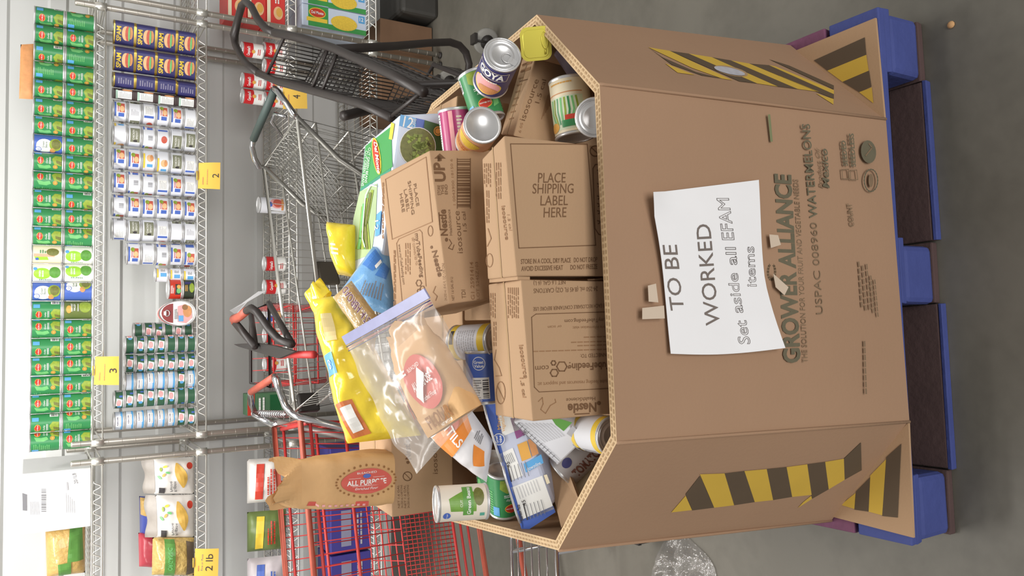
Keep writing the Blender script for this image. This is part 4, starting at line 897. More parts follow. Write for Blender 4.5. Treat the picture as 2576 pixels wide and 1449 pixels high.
# ================================================================== CANS AND TINS IN THE BIN
def put(pr, px_bot, d_bot, px_top, d_top, label, spin=0.0, ref=None):
    """lay a can with its base centre and its top seen at two image points, at two distances"""
    a = AD(px_bot[0], px_bot[1], d_bot); b_ = AD(px_top[0], px_top[1], d_top)
    return pr.inst(AX(a, b_-a, spin, ref), label)
R1, H1 = 0.0372, 0.111
def l_goya(D, r, h):
    D.rect(-0.040, 0.068, 0.040, 0.098, M_navy, 1); D.path([(-0.038, 0.070), (0.038, 0.070), (0.038, 0.096), (-0.038, 0.096)], 0.0012, M_cream, 2, True); D.text('GOYA', 0, 0.084, 0.018, M_wht, 3, w=0.060, bold=0.04)
    D.ell(0, 0.038, 0.034, 0.026, M_yel, 1); D.ell(0, 0.040, 0.031, 0.023, M_pink, 2); D.ell(0.006, 0.028, 0.022, 0.012, M_tan, 3); D.lines(-0.020, 0.060, 0.020, 0.067, 1, M_wht, 4, rag=0.0)
    D.lines(0.062, 0.012, 0.100, 0.098, 12, M_text, 1)
P_goya = make_can('bean_can', R1, H1, M_navy, l_goya, tab=True)
put(P_goya, (1234, 208), 1.675, (1262, 143), 1.58, 'navy pinto bean can with a ring-pull lid, lying over the right rim', -0.45, V((-0.8, -0.5, 0.3)))
put(P_green, (1192, 186), 1.745, (1226, 290), 1.735, 'green bean can with a red badge lying under the navy bean can', -0.3, V((0, -0.7, 0.7)))
def l_corn(D, r, h): D.rect(-0.11, 0.062, 0.11, 0.090, M_ora, 1); D.lines(-0.03, 0.066, 0.03, 0.086, 2, M_meat, 2); D.ell(0, 0.036, 0.030, 0.018, M_corn, 1); D.rect(0.05, 0.012, 0.09, 0.098, M_cream, 1); D.lines(0.052, 0.016, 0.088, 0.094, 12, M_text, 2)
P_corn = make_can('corn_can', R1, H1, mat('label_peach', (226, 168, 128), 0.45, var=0.15, scale=30), l_corn)
put(P_corn, (1214, 314), 1.575, (1192, 354), 1.672, 'peach-labelled corn can with its plain silver end turned outward', 0.5, V((-0.9, -0.2, 0.4)))
def l_pink(D, r, h): D.rect(-0.004, 0.008, 0.006, 0.103, M_pink, 1); D.text('Z', 0.022, 0.03, 0.014, M_wht, 1); D.rect(-0.05, 0.01, -0.03, 0.10, M_wht, 1); D.lines(-0.049, 0.012, -0.031, 0.098, 16, M_text, 2); D.rect(-0.115, 0.008, -0.05, 0.03, M_yel, 1); D.lines(0.014, 0.05, 0.026, 0.095, 6, M_cream, 1)  # the full-height pale pink stripe is a painted-on highlight
P_pink = make_can('magenta_can', R1, H1, mat('label_magenta', (176, 50, 110), 0.3, var=0.08), l_pink)
put(P_pink, (1158, 400), 1.795, (1146, 298), 1.79, 'magenta can lying between the green bean case and the corn can', 0.1, V((0, -0.6, 0.8)))
def l_veg(D, r, h):
    D.rect(-0.045, 0.012, 0.045, 0.080, mat('print_pale_green', (214, 226, 196), 0.45, var=0.1, scale=30), 1); D.rect(-0.045, 0.086, 0.045, 0.088, M_tan, 1); D.lines(-0.026, 0.106, 0.026, 0.112, 1, M_ora, 1, rag=0.0)
    for k in range(8): D.path([(-0.02+k*0.006, 0.024), (-0.030+k*0.009, 0.05), (-0.026+k*0.008, 0.076)], 0.004, (M_gnl, M_gny, M_gn)[k % 3], 2+k % 2)
    D.rect(0.004, 0.030, 0.026, 0.040, M_redb, 5); D.rect(-0.004, 0.016, 0.030, 0.030, M_gn, 5); D.ell(-0.026, 0.020, 0.014, 0.010, M_ora, 4)
P_veg = make_can('vegetable_can', 0.041, 0.122, M_cream, l_veg)
put(P_veg, (1448, 348), 1.63, (1430, 203), 1.64, 'cream vegetable can with green leaves, lying inside the front right rim', -0.1, V((-0.1, -0.5, 0.8)))
P_plain = make_can('plain_can', R1, 0.10, M_cream, lambda D, r, h: D.lines(-0.03, 0.02, 0.03, 0.08, 6, M_text, 1))
put(P_plain, (1512, 298), 1.61, (1494, 295), 1.505, 'can standing with its bright silver lid up against the front rim', 0)
# yellow rectangular fish tin
tS = thing('sardine_tin', 'yellow rectangular fish tin with a ring pull in the right rim corner', 'can', AD(1348, 110, 1.66))
fw_ = (CAM-AD(1348, 110, 1.63)).normalized(); ux = (RT*1.0+UP*0.08).normalized(); ux = (ux-fw_*ux.dot(fw_)).normalized(); uy = fw_.cross(ux)
def tin(x, y, z): return AD(1348, 110, 1.63)+ux*x+uy*y+fw_*z
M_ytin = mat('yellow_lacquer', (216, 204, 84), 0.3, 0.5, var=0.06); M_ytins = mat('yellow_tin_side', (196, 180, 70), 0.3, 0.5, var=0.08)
def slab(mb, w_, h_, r_, z0, z1, mt, s=1.0):
    o = rrect(w_, h_, r_); n = len(o); vs = [tin(x, y, z0) for x, y in o]+[tin(x*s, y*s, z1) for x, y in o]
    mb.add(vs, [(i, (i+1) % n, n+(i+1) % n, n+i) for i in range(n)]+[tuple(range(n, 2*n))], mt)
m_ = MB(); slab(m_, 0.064, 0.060, 0.014, -0.030, 0.0, M_ytins); slab(m_, 0.067, 0.063, 0.015, -0.002, 0.002, M_ytin); slab(m_, 0.056, 0.052, 0.012, 0.002, 0.0026, M_ytin, 0.97); m_.build('can_body', tS)
m_ = MB(); m_.tube([tin(0.004+0.018*math.cos(a)*(1.0 if math.cos(a) > 0 else 0.8), -0.019+0.006*math.sin(a), 0.004) for a in [2*math.pi*i/16 for i in range(16)]], 0.0012, M_ytin, 6, True); m_.tube([tin(-0.012, -0.019, 0.004), tin(-0.022, -0.018, 0.0035)], 0.0022, M_ytin, 6); m_.build('pull_tab', tS)
# dark wrapped pack under the rim beside it
c_ = AD(1412, 118, 1.70)+V((-0.015, 0.01, -0.01)); carton_box('dark_pack', 'dark shrink-wrapped pack in the shade under the right rim', c_+V((0.035, -0.005, 0)), c_+V((-0.05, -0.075, 0)), c_+V((0.01, 0.025, 0.01)), c_+V((-0.075, -0.045, 0.01)), 0.05, None, mat('dark_wrap', (74, 58, 66), 0.35, var=0.3, scale=30), False, 'pack', 0.006)
# left side
def l_beans(D, r, h):
    D.poly([(-0.022, 0.030), (0.018, 0.030), (0.026, 0.05), (0.006, 0.088), (-0.02, 0.084)], mat('print_bean_green', (120, 168, 66), 0.45, var=0.35, scale=90), 1); D.rect(-0.030, 0.036, 0.034, 0.058, mat('print_band_green', (100, 160, 72), 0.45), 2)
    D.text('Green Beans', 0.002, 0.046, None, M_wht, 4, w=0.058, bold=0.02); D.text('CUT', -0.004, 0.062, 0.005, M_wht, 4); D.ell(0.010, 0.024, 0.020, 0.011, M_olive, 2); D.ell(-0.030, 0.092, 0.008, 0.008, M_blu, 2); D.text('Kroger', -0.030, 0.092, None, M_wht, 3, w=0.012); D.rect(-0.034, 0.012, -0.026, 0.022, mat('print_teal', (90, 170, 150), 0.5), 2)
P_beans = make_can('green_bean_can', R1, H1, mat('label_warm_white', (232, 224, 208), 0.45, var=0.04), l_beans)
put(P_beans, (1224, 1260), 1.70, (1098, 1268), 1.672, 'white can with a Green Beans band standing in the left rim', 0.05)
for k, (xb, yb, xt, yt, d0) in enumerate(((1236, 1150, 1240, 1238, 1.88), (1264, 1180, 1270, 1268, 1.80))):
    put(P_green, (xb, yb), d0, (xt, yt), d0+0.03, 'green can lying on its side %s' % ('under the white Green Beans can' if k == 0 else 'between the white Green Beans can and the blue pack'), 1.2+k, V((0, -0.5, 0.8)))
def l_yw(D, r, h): D.rect(-0.115, 0.008, 0.115, 0.022, M_yel, 1); D.rect(-0.115, 0.085, 0.115, 0.102, M_yel, 1); D.lines(-0.03, 0.03, 0.03, 0.080, 8, M_lgrey, 1); D.bars(0.05, 0.03, 0.085, 0.075, M_dark, 1, 12); D.rect(-0.03, 0.010, 0.0, 0.02, M_dark, 2)
P_yw = make_can('yellow_white_can', R1, H1, M_lw, l_yw)
put(P_yw, (1150, 862), 1.72, (1232, 858), 1.665, 'yellow and white can lying behind the upside-down carton', 0.2, V((0.1, -0.5, 0.8)))
put(P_yw, (1470, 1085), 1.60, (1546, 1098), 1.50, 'yellow and white can with a barcode by the front left rim', 1.3, V((-0.2, -0.6, 0.6)))
def l_gv(D, r, h): D.ell(0.0, 0.085, 0.014, 0.014, M_wht, 1); D.ell(0, 0.085, 0.0125, 0.0125, M_blu, 2); D.text('Great', 0, 0.088, 0.006, M_wht, 3, bold=0.02); D.text('Value', 0, 0.080, 0.006, M_wht, 3, bold=0.02); D.rect(-0.016, 0.012, 0.020, 0.056, M_wht, 1); D.lines(-0.014, 0.014, 0.004, 0.054, 8, M_text, 2); D.bars(0.006, 0.014, 0.018, 0.054, M_dark, 2, 10, vert=False)
P_gv = make_can('blue_can', R1, H1, M_blu, l_gv)
put(P_gv, (1222, 1012), 1.665, (1216, 908), 1.665, 'blue can with a round white emblem lying behind the upside-down carton', 0.0, V((0.2, -0.6, 0.6)))
def l_tom(D, r, h): D.text('TOMATO', 0.0, 0.058, 0.020, mat('print_tomato_brown', (120, 78, 66), 0.5), 2, w=0.070, rot=1.57, bold=0.04); D.lines(0.02, 0.02, 0.04, 0.09, 8, M_lgrey, 1); D.ell(-0.03, 0.03, 0.010, 0.012, M_navy, 1)
P_tom = make_can('tomato_can', R1, H1, mat('label_grey', (176, 170, 168), 0.5, var=0.08), l_tom)
put(P_tom, (1415, 1188), 1.70, (1505, 1098), 1.685, 'grey tomato can wedged beside the white box at the left rim', 0.4, V((-0.2, -0.7, 0.6)))
put(P_plain, (1450, 1262), 1.72, (1530, 1180), 1.72, 'cream can half hidden under the left rim', 0.4, V((-0.2, -0.7, 0.6)))
# ---- blue shrink-wrapped pack with nutrition panels
def pack(name, label, cat, quad, deps, depth, mt, bev=0.008):
    q = [AD(x, y, d) for (x, y), d in zip(quad, deps)]; n_ = tri_normal(q[0], q[1], q[2]); n_ = n_ if n_.dot(CAM-q[0]) > 0 else -n_; q[3] = AP(quad[3][0], quad[3][1], q[0], n_)
    b_ = [p_-n_*depth for p_ in q]; t = thing(name, label, cat, sum(b_, V())/4); MB().hexa(b_+q, mt, bev).build('wrapped_box', t); return t, q, n_
tP, qP, nP = pack('vegetable_pack', 'blue and white multipack with nutrition panels leaning at the left', 'pack', [(1216, 1010), (1300, 1005), (1394, 1268), (1312, 1324)], (1.69, 1.66, 1.67, 1.71), 0.06, mat('pack_lavender', (200, 206, 226), 0.35, var=0.06))
m_ = MB(); F = Face(m_, qP[0], nP, 0.0009)
F.poly([(1217, 1012), (1246, 1010), (1268, 1110), (1246, 1118)], M_blu, 1); F.poly([(1246, 1118), (1262, 1112), (1292, 1222), (1330, 1300), (1394, 1276), (1397, 1288), (1318, 1338)], M_blu, 1) if False else F.poly([(1240, 1095), (1254, 1120), (1268, 1170), (1260, 1150)], M_blu, 1); F.poly([(1310, 1308), (1392, 1272), (1398, 1288), (1317, 1340)], M_blu, 1); F.poly([(1240, 1098), (1252, 1094), (1318, 1320), (1314, 1336)], M_blu, 1); F.poly([(1246, 1036), (1290, 1030), (1308, 1080), (1258, 1100)], M_wht, 1); F.say('Mixed', (1262, 1078), (1258, 1040), (-9, 2), M_ora, 3); F.say('Vegetables', (1272, 1084), (1268, 1040), (-8, 2), M_ora, 3)
F.ell(1256, 1104, 15, 15, M_blu, 2); F.ring(1256, 1104, 14, 2, M_wht, 3); F.say('Great', (1256, 1113), (1252, 1094), (-6, 1), M_wht, 4, bold=0.02); F.say('Value', (1265, 1112), (1262, 1094), (-6, 1), M_wht, 4, bold=0.02)
F.poly([(1284, 1052), (1304, 1046), (1322, 1092), (1300, 1104)], mat('print_violet', (150, 84, 140), 0.45), 1); F.poly([(1302, 1118), (1326, 1108), (1338, 1150), (1314, 1160)], M_ora, 2); F.poly([(1328, 1106), (1344, 1100), (1356, 1140), (1340, 1148)], M_tan, 2); F.poly([(1318, 1166), (1362, 1142), (1368, 1164), (1324, 1188)], M_sky, 2); F.say('glowonline.', (1328, 1184), (1364, 1166), (-4, -8), M_wht, 3)
F.poly([(1252, 1144), (1290, 1126), (1316, 1196), (1276, 1214)], M_wht, 1); F.poly([(1286, 1226), (1364, 1196), (1394, 1280), (1318, 1312)], M_wht, 1); F.poly([(1368, 1195), (1376, 1193), (1384, 1214), (1376, 1218)], M_cream, 1)
for (ox, oy) in ((1270, 1212), (1310, 1308)):
    F.say('Nutrition Facts', (ox+8, oy), (ox-2, oy-40), (-8, 2), M_dark, 3, bold=0.02); F.path([(ox+18, oy-2), (ox+8, oy-42)], 3, M_dark, 3); F.say('45', (ox+16, oy-38), (ox+12, oy-52), (-9, 2), M_dark, 3)
    for k in range(5): F.path([(ox+26+k*9, oy-4-k*3), (ox+16+k*9, oy-40-k*3)], 1.5, M_text, 3)
for k in range(7): F.path([(1262+k*4, 1150-k*2), (1272+k*4, 1172-k*2)], 1.2, M_text, 2)
for k in range(8): F.path([(1300+k*7, 1226-k*3), (1310+k*7, 1254-k*3)], 1.3, M_lgrey, 2)
m_.build('front_print', tP)
m_ = MB()
for k in range(2): m_.tube([qP[0].lerp(qP[3], 0.02+0.49*k)+nP*0.001, qP[0].lerp(qP[3], 0.12+0.49*k)+nP*0.005, qP[0].lerp(qP[3], 0.40+0.49*k)+nP*0.005, qP[0].lerp(qP[3], 0.48+0.49*k)+nP*0.001], 0.0028, M_tin, 6)
m_.build('can_rims', tP)
# ---- white nutrition box
tW, qW, nW = pack('white_box', 'white food box with rows of small print and a green corner', 'box', [(1290, 1062), (1372, 1038), (1478, 1100), (1402, 1172)], (1.60, 1.56, 1.56, 1.60), 0.05, M_lw, 0.004)
m_ = MB(); F = Face(m_, qW[0], nW, 0.0009)
F.poly([(1384, 1046), (1440, 1062), (1418, 1084), (1398, 1068)], mat('print_band_green', (100, 160, 72), 0.45), 1); F.poly([(1440, 1070), (1470, 1096), (1456, 1112), (1426, 1090)], M_lgrey, 1)
for k in range(9): F.path([(1312+k*9, 1064+k*0), (1326+k*9, 1074), (1372+k*6, 1112-k*2)], 1.3, M_lgrey, 1)
F.say('25', (1318, 1096), (1326, 1086), (-5, -5), M_dark, 2); F.path([(1296, 1066), (1400, 1164)], 2, M_text, 2); F.path([(1304, 1062), (1408, 1158)], 1.5, M_text, 2)
for k in range(12): F.path([(1302+k*8, 1068+k*7.4), (1308+k*8, 1062+k*7.4)], 1.4, M_text, 2)
m_.build('front_print', tW)
# ---- a loose cardboard divider
q = [AD(1362, 1128, 1.735), AD(1416, 1150, 1.68), AD(1458, 1262, 1.64), AD(1412, 1328, 1.655)]; n_ = tri_normal(q[0], q[1], q[2]); n_ = n_ if n_.dot(CAM-q[0]) > 0 else -n_
MB().hexa([p_-n_*0.006 for p_ in q]+q, M_card).solid('cardboard_divider', 'loose flat piece of brown cardboard between the multipack and the left rim', 'cardboard')

# ================================================================== SOFT BAGS
def pillow(q, th, nz=0.006, fs=16.0, seed=0, e=2.6, back=0.5):
    """closed soft bag spanned by four corners: returns surface function s(u, v, lift) of its front and one for its back"""
    q = [V(p_) for p_ in q]; n_ = tri_normal(q[0], q[1], q[2]); n_ = n_ if n_.dot(CAM-q[0]) > 0 else -n_
    def prof(u, v): return (max(0.0, 1-abs(2*u-1)**e)*max(0.0, 1-abs(2*v-1)**e))**0.55
    def mid(u, v): return q[0].lerp(q[1], u).lerp(q[3].lerp(q[2], u), v)
    def front(u, v, lift=0.0):
        p_ = mid(u, v); w_ = mnoise.noise(p_*fs+V((seed, 0, 0)))+0.5*mnoise.noise(p_*fs*2.3+V((0, seed, 0)))+0.7*abs(mnoise.noise(p_*fs*0.7+V((0, 0, seed))))
        return p_+n_*(th*prof(u, v)+nz*w_*min(1, 4*prof(u, v))+lift)
    def rear(u, v): p_ = mid(u, v); return p_-n_*(th*back*prof(u, v))
    return front, rear, n_
def bag(name, label, cat, quad, deps, th, mt, nz=0.006, fs=16.0, seed=0, back=0.6, bodyname='bag', n=26, e=2.6):
    q = [AD(x, y, d) for (x, y), d in zip(quad, deps)]; f_, r_, n_ = pillow(q, th, nz, fs, seed, e, back)
    zmin = min(p_.z for p_ in q); t = thing(name, label, cat, V((sum(p_.x for p_ in q)/4, sum(p_.y for p_ in q)/4, zmin)))
    m_ = MB(); m_.grid(lambda u, v: f_(u, v), n, n, mt); m_.grid(lambda u, v: r_(u, v), n, n, mt); m_.build(bodyname, t)
    return t, f_, n_
def fins(t, f_, n_, mt, w_=0.010, edges=('v0', 'v1')):
    for e in edges:
        m_ = MB(); vv = 0.0 if e == 'v0' else 1.0
        d_ = (f_(0.5, 0.0)-f_(0.5, 0.5)).normalized() if e == 'v0' else (f_(0.5, 1.0)-f_(0.5, 0.5)).normalized()
        m_.grid(lambda u, v: f_(u, vv)+d_*(w_*v)+n_*(0.003*math.sin(u*28)*v), 24, 2, mt); m_.build('sealed_edge', t)
M_ybag = mat('yellow_bag_film', (248, 220, 62), 0.18, var=0.06, scale=9, coat=0.6, bump=0.45, bscale=22)
M_yol = mat('yellow_green_film', (214, 204, 66), 0.25, var=0.12, scale=9, coat=0.3)
tY, fY, nY = bag('chip_bag', 'large shiny yellow snack bag with a twisted top, standing at the back', 'bag', [(780, 752), (872, 742), (1060, 1095), (872, 1116)], (1.95, 1.95, 1.86, 1.89), 0.085, M_ybag, 0.020, 13, 3, 0.7, n=44)
m_ = MB(); c0 = fY(0.22, 0.03); dirn = (AD(772, 735, 1.9)-c0).normalized()
def knot(u, v):
    a = u*2*math.pi; r_ = 0.034-0.012*v+0.010*math.sin(5*a+2*v)*v; ax = dirn.cross(nY).normalized(); return AD(812, 762, 1.95)+V((0, 0, 0))+(AD(788, 728, 1.97)-AD(812, 762, 1.95))*v*1.15+ax*(r_*math.cos(a))+nY*(r_*0.7*math.sin(a))
m_.grid(knot, 22, 8, M_ybag, True, True); m_.build('twisted_top', tY)
m_ = MB(); D = Draw(m_, lambda u, v, l: fY(u, v, l), None, 0.0012)
def patch(D, q, mt, L=2, n=6):
    """quad in surface coordinates, subdivided so that it follows the bulge"""
    for i in range(n):
        for j in range(n):
            P_ = lambda a, b_: ((q[0][0]*(1-a)+q[1][0]*a)*(1-b_)+(q[3][0]*(1-a)+q[2][0]*a)*b_, (q[0][1]*(1-a)+q[1][1]*a)*(1-b_)+(q[3][1]*(1-a)+q[2][1]*a)*b_)
            D.mb.add([D.fn(*P_(i/n, j/n), L*D.step), D.fn(*P_((i+1)/n, j/n), L*D.step), D.fn(*P_((i+1)/n, (j+1)/n), L*D.step), D.fn(*P_(i/n, (j+1)/n), L*D.step)], [(0, 1, 2, 3)], mt, True)
patch(D, [(0.10, 0.44), (0.30, 0.43), (0.28, 0.57), (0.08, 0.58)], M_sky); D.text('B', 0.19, 0.51, 0.06, M_wht, 5, w=0.05)
patch(D, [(0.06, 0.76), (0.34, 0.74), (0.40, 0.96), (0.12, 0.98)], mat('print_snack_red', (206, 120, 70), 0.4)); patch(D, [(0.12, 0.79), (0.30, 0.77), (0.33, 0.93), (0.17, 0.95)], M_wht, 4)
patch(D, [(0.28, 0.16), (0.52, 0.16), (0.48, 0.36), (0.24, 0.36)], mat('print_pale_peach', (240, 220, 160), 0.3), 2)
m_.build('bag_print', tY)
tY2, fY2, nY2 = bag('pasta_bag', 'yellow plastic bag tucked between the wire cart and the blue bag', 'bag', [(822, 558), (898, 566), (900, 700), (850, 690)], (2.02, 2.0, 1.98, 2.0), 0.05, M_ybag, 0.008, 16, 9)
m_ = MB(); D = Draw(m_, lambda u, v, l: fY2(u, v, l), None, 0.0012); D.lines(0.3, 0.46, 0.6, 0.70, 3, M_wht, 3); m_.build('bag_print', tY2)
M_bbag = mat('sky_blue_film', (122, 176, 226), 0.3, var=0.14, scale=12, coat=0.2, bump=0.2)
tB2, fB2, nB2 = bag('blue_bag', 'crumpled sky blue plastic pouch behind the UP carton', 'bag', [(842, 752), (940, 618), (1000, 650), (1000, 800)], (1.86, 1.90, 1.90, 1.84), 0.045, M_bbag, 0.010, 14, 4)
m_ = MB(); D = Draw(m_, lambda u, v, l: fB2(u, v, l), None, 0.0012); patch(D, [(0.62, 0.10), (0.92, 0.20), (0.80, 0.55), (0.55, 0.42)], mat('print_mid_blue', (72, 130, 206), 0.4)); patch(D, [(0.64, 0.42), (0.78, 0.50), (0.74, 0.56), (0.60, 0.48)], M_wht, 4); patch(D, [(0.5, 0.5), (0.75, 0.6), (0.7, 0.8), (0.5, 0.75)], mat('print_mid_blue', (72, 130, 206), 0.4)); D.lines(0.15, 0.35, 0.42, 0.75, 8, M_text, 3); m_.build('bag_print', tB2)
M_pasta = mat('dry_pasta', (214, 176, 96), 0.5, var=0.35, scale=50, bump=0.6, bscale=60)
tAb, fAb, nAb = bag('pasta_pouch', 'clear pouch of dry pasta with purple letters beside the yellow snack bag', 'bag', [(838, 748), (884, 706), (952, 800), (940, 892)], (1.80, 1.80, 1.775, 1.775), 0.030, M_pasta, 0.006, 26, 2)
m_ = MB(); m_.grid(lambda u, v: fAb(u, v, 0.004+0.003*mnoise.noise(V((u*9, v*9, 1)))), 22, 22, film('clear_film', (235, 228, 215), 0.10, 0.16)); m_.build('clear_wrap', tAb)
m_ = MB(); D = Draw(m_, lambda u, v, l: fAb(u, v, 0.010+l), None, 0.001)
M_plum = mat('plum_print', (126, 74, 110), 0.5)
vs, fs, asp = text2d('PASTA ABROAD', 0.035)
m_.add([fAb(0.62+0.26*y*-1+0.2, 1.05-0.95*x, 0.0075) for x, y in vs], fs, M_wht); vs, fs, asp = text2d('PASTA ABROAD', 0.0); m_.add([fAb(0.82-0.26*y, 1.05-0.95*x, 0.0085) for x, y in vs], fs, M_plum); m_.build('bag_print', tAb)
# ---- lentil bag: white and orange
M_wbag = mat('white_bag_film', (226, 226, 230), 0.3, var=0.06, coat=0.2, bump=0.15, bscale=30); M_orf = mat('orange_print', (238, 146, 62), 0.3, var=0.15, scale=20)
tL, fL_, nL = bag('lentil_bag', 'white and orange bag of lentils under the zip-top bag', 'bag', [(1080, 1098), (1172, 1012), (1240, 1108), (1224, 1214)], (1.74, 1.70, 1.72, 1.76), 0.030, M_wbag, 0.004, 20, 6)
m_ = MB(); D = Draw(m_, lambda u, v, l: fL_(u, v, l), None, 0.0012)
patch(D, [(0.06, 0.03), (0.98, 0.03), (0.86, 0.42), (0.05, 0.40)], M_orf, 2, 8); patch(D, [(0.30, 0.74), (0.70, 0.60), (0.74, 0.86), (0.45, 0.93)], M_orf, 2); _v, _f, _a = text2d('LENTILS', 0.02); m_.add([fL_(0.40+0.20*y, -0.22+0.62*x if x > 0.36 else 0.003+0.6*0*x, 0.006) for x, y in _v], [q for q in _f if all(_v[i][0] > 0.36 for i in q)], M_wht); D.ell(0.62, 0.12, 0.16, 0.06, M_meat, 4); D.lines(0.80, 0.55, 0.96, 0.75, 5, M_text, 3)
m_.build('bag_print', tL)
# ---- brown paper flour sack standing on carton D
M_kraft = mat('kraft_paper', (208, 166, 116), 0.8, var=0.09, scale=9, bump=0.3, bscale=30); M_badge = mat('flour_badge_red', (206, 90, 78), 0.6, var=0.08); M_kdark = mat('kraft_print', (150, 104, 60), 0.8)
zD = pD[4].z
def sack(name, label, cbase, ux_, uy_, uz_, w_, d_, h_, seed, ch=0.085):
    """folded paper sack: w_ wide, d_ deep, h_ tall to the fold, then a crumpled top"""
    t = thing(name, label, 'sack', cbase)
    def sec(u, z):
        a = 2*math.pi*u; c_, s_ = math.cos(a), math.sin(a); k = 5.0 if z < 0.85 else 3.0
        r_ = 1.0/((abs(c_)**k+abs(s_)**k)**(1.0/k)); top_ = max(0.0, z-0.72)/0.28; wx = w_/2*(1-0.10*top_)*(1+0.03*math.sin(z*7)); wy_ = d_/2*(1-0.55*top_)
        p_ = cbase+ux_*(r_*c_*wx)+uy_*(r_*s_*wy_)+uz_*(z*h_); q_ = mnoise.noise(p_*30+V((seed, 0, 0)))*0.003+mnoise.noise(p_*70)*0.0012
        return p_+(ux_*c_+uy_*s_)*q_
    m_ = MB(); m_.grid(lambda u, v: sec(u, v), 44, 18, M_kraft, True, True); m_.add([sec(i/44, 0) for i in range(44)], [tuple(range(44))], M_kraft); body = m_.build('paper_sack', t)
    m_ = MB()
    def crum(u, v):
        a = 2*math.pi*u; p_ = sec(u, 1.0); c_ = cbase+uz_*h_; ex = p_-c_
        ff = 1.0+0.25*v*math.sin(3*a+seed)+0.18*math.sin(7*a+3*v)*v; return c_+ex*ff*(1-0.15*v)+uz_*(ch*v*(1+0.25*math.sin(3*a+1.2*seed)+0.35*mnoise.noise(V((3*math.cos(a), 3*math.sin(a), seed*1.0)))))+uy_*(0.02*math.sin(2*a+1)*v)
    m_.grid(crum, 44, 7, M_kraft, False, True); m_.build('crumpled_top', t)
    return t, sec
cb_ = AD(1000, 1195, 1.93); cb_.z = zD+0.002
tF, secF = sack('flour_sack', 'brown paper flour sack reading ALL PURPOSE standing on a carton', cb_, V((0.995, -0.08, 0)).normalized(), V((0.08, 0.995, 0)).normalized(), V((0.02, 0.05, 1)).normalized(), 0.122, 0.085, 0.212, 1, 0.052)
m_ = MB()
def fmap(x, y, l): return secF(0.75+x, y)+V((-0.05, -1, 0.1))*(0.0032+l)
D = Draw(m_, fmap, 0.012, 0.0006)
XE, YE = 0.012, 0.33
for k in range(30): a = 2*math.pi*k/30; D.ell(XE+0.086*math.cos(a), YE+0.335*math.sin(a), 0.006, 0.012, M_kdark, 2, 8)
D.ell(XE, YE, 0.070, 0.285, M_badge, 3, 30)
def down(D, t_, xc, yc, hx, wy, mt, L=5, bold=0.0, shear=0.0):
    """lettering that runs down the sack"""
    vs, fs, asp = text2d(t_, bold, shear); D.mb.add([D.fn(xc+(y-0.5)*hx, yc+(0.5-x)*wy, L*D.step) for x, y in vs], fs, mt)
down(D, 'ALL PURPOSE', XE-0.004, YE, 0.030, 0.44, M_wht, 5, 0.02); down(D, 'BLEACHED', XE+0.050, YE, 0.010, 0.22, M_wht); down(D, 'Enriched Flour', XE-0.040, YE, 0.014, 0.26, M_wht, 5, 0.0, 0.3); D.ell(XE+0.032, YE, 0.012, 0.045, M_blu, 5)
D.rect(XE-0.026, YE-0.16, XE-0.024, YE+0.16, M_wht, 5); D.rect(XE+0.022, YE-0.20, XE+0.0235, YE-0.07, M_wht, 5); D.rect(XE+0.022, YE+0.07, XE+0.0235, YE+0.20, M_wht, 5)
D.poly([(-0.128, 0.30), (-0.098, 0.30), (-0.096, 0.93), (-0.124, 0.95)], M_badge, 2)
for k in range(9): D.rect(-0.118, 0.34+k*0.062, -0.106, 0.370+k*0.062, M_pink, 4)
m_.build('sack_print', tF)
# ---- flour sack lying inside a big clear zip-top bag
zq = [AD(x, y, d) for (x, y), d in zip([(872, 868), (1082, 750), (1214, 1008), (1048, 1192)], (1.76, 1.50, 1.55, 1.63))]
ux_ = (zq[1]-zq[0]).normalized(); uz_ = ((zq[0]+zq[1])/2-(zq[2]+zq[3])/2).normalized(); nz_ = ux_.cross(uz_).normalized(); nz_ = nz_ if nz_.dot(CAM-zq[0]) > 0 else -nz_; ux_ = (ux_-uz_*ux_.dot(uz_)).normalized()
f_in = lambda u, v: zq[0].lerp(zq[1], u).lerp(zq[3].lerp(zq[2], u), v)
cb2 = f_in(0.58, 0.93)-nz_*0.012
t2, sec2 = sack('flour_sack', 'brown paper flour sack with a red badge inside the clear zip-top bag', cb2, (ux_), -nz_, uz_, 0.172, 0.055, 0.190, 5, 0.030)
m_ = MB(); D = Draw(m_, lambda x, y, l: sec2(0.75+x, y)+nz_*(0.0035+l), 0.012, 0.0006)
D.ell(0.03, 0.52, 0.10, 0.30, M_badge, 3, 28); D.text('ALL PURPOSE', 0.03, 0.52, 0.09, M_wht, 5, w=0.13, bold=0.02); D.text('Enriched Flour', 0.03, 0.36, 0.05, M_wht, 5, w=0.10, shear=0.3); D.text('BLEACHED', 0.03, 0.70, 0.04, M_wht, 5, w=0.08); D.text('FLOUR', 0.02, 0.12, 0.13, M_kdark, 5, w=0.16, bold=0.03); D.text('NET WT 5 LB', 0.05, 0.03, 0.03, M_wht, 5, w=0.07)
D.poly([(-0.16, 0.25), (-0.13, 0.25), (-0.13, 0.75), (-0.16, 0.75)], M_badge, 2); D.ell(-0.145, 0.5, 0.010, 0.04, M_blu, 4); D.lines(-0.08, 0.68, -0.03, 0.76, 2, M_wht, 4); D.poly([(-0.035, 0.42), (0.055, 0.68), (0.075, 0.58), (-0.015, 0.32)], M_wht, 8)
m_.build('sack_print', t2)
M_zip = film('zip_bag_film', (236, 232, 226), 0.17, 0.05, 0.18, 0.35, 9.0)
tZ = thing('zip_top_bag', 'big clear zip-top bag with a blue zipper around the brown flour sack', 'bag', V((f_in(.5, .5).x, f_in(.5, .5).y, min(p_.z for p_ in zq))))
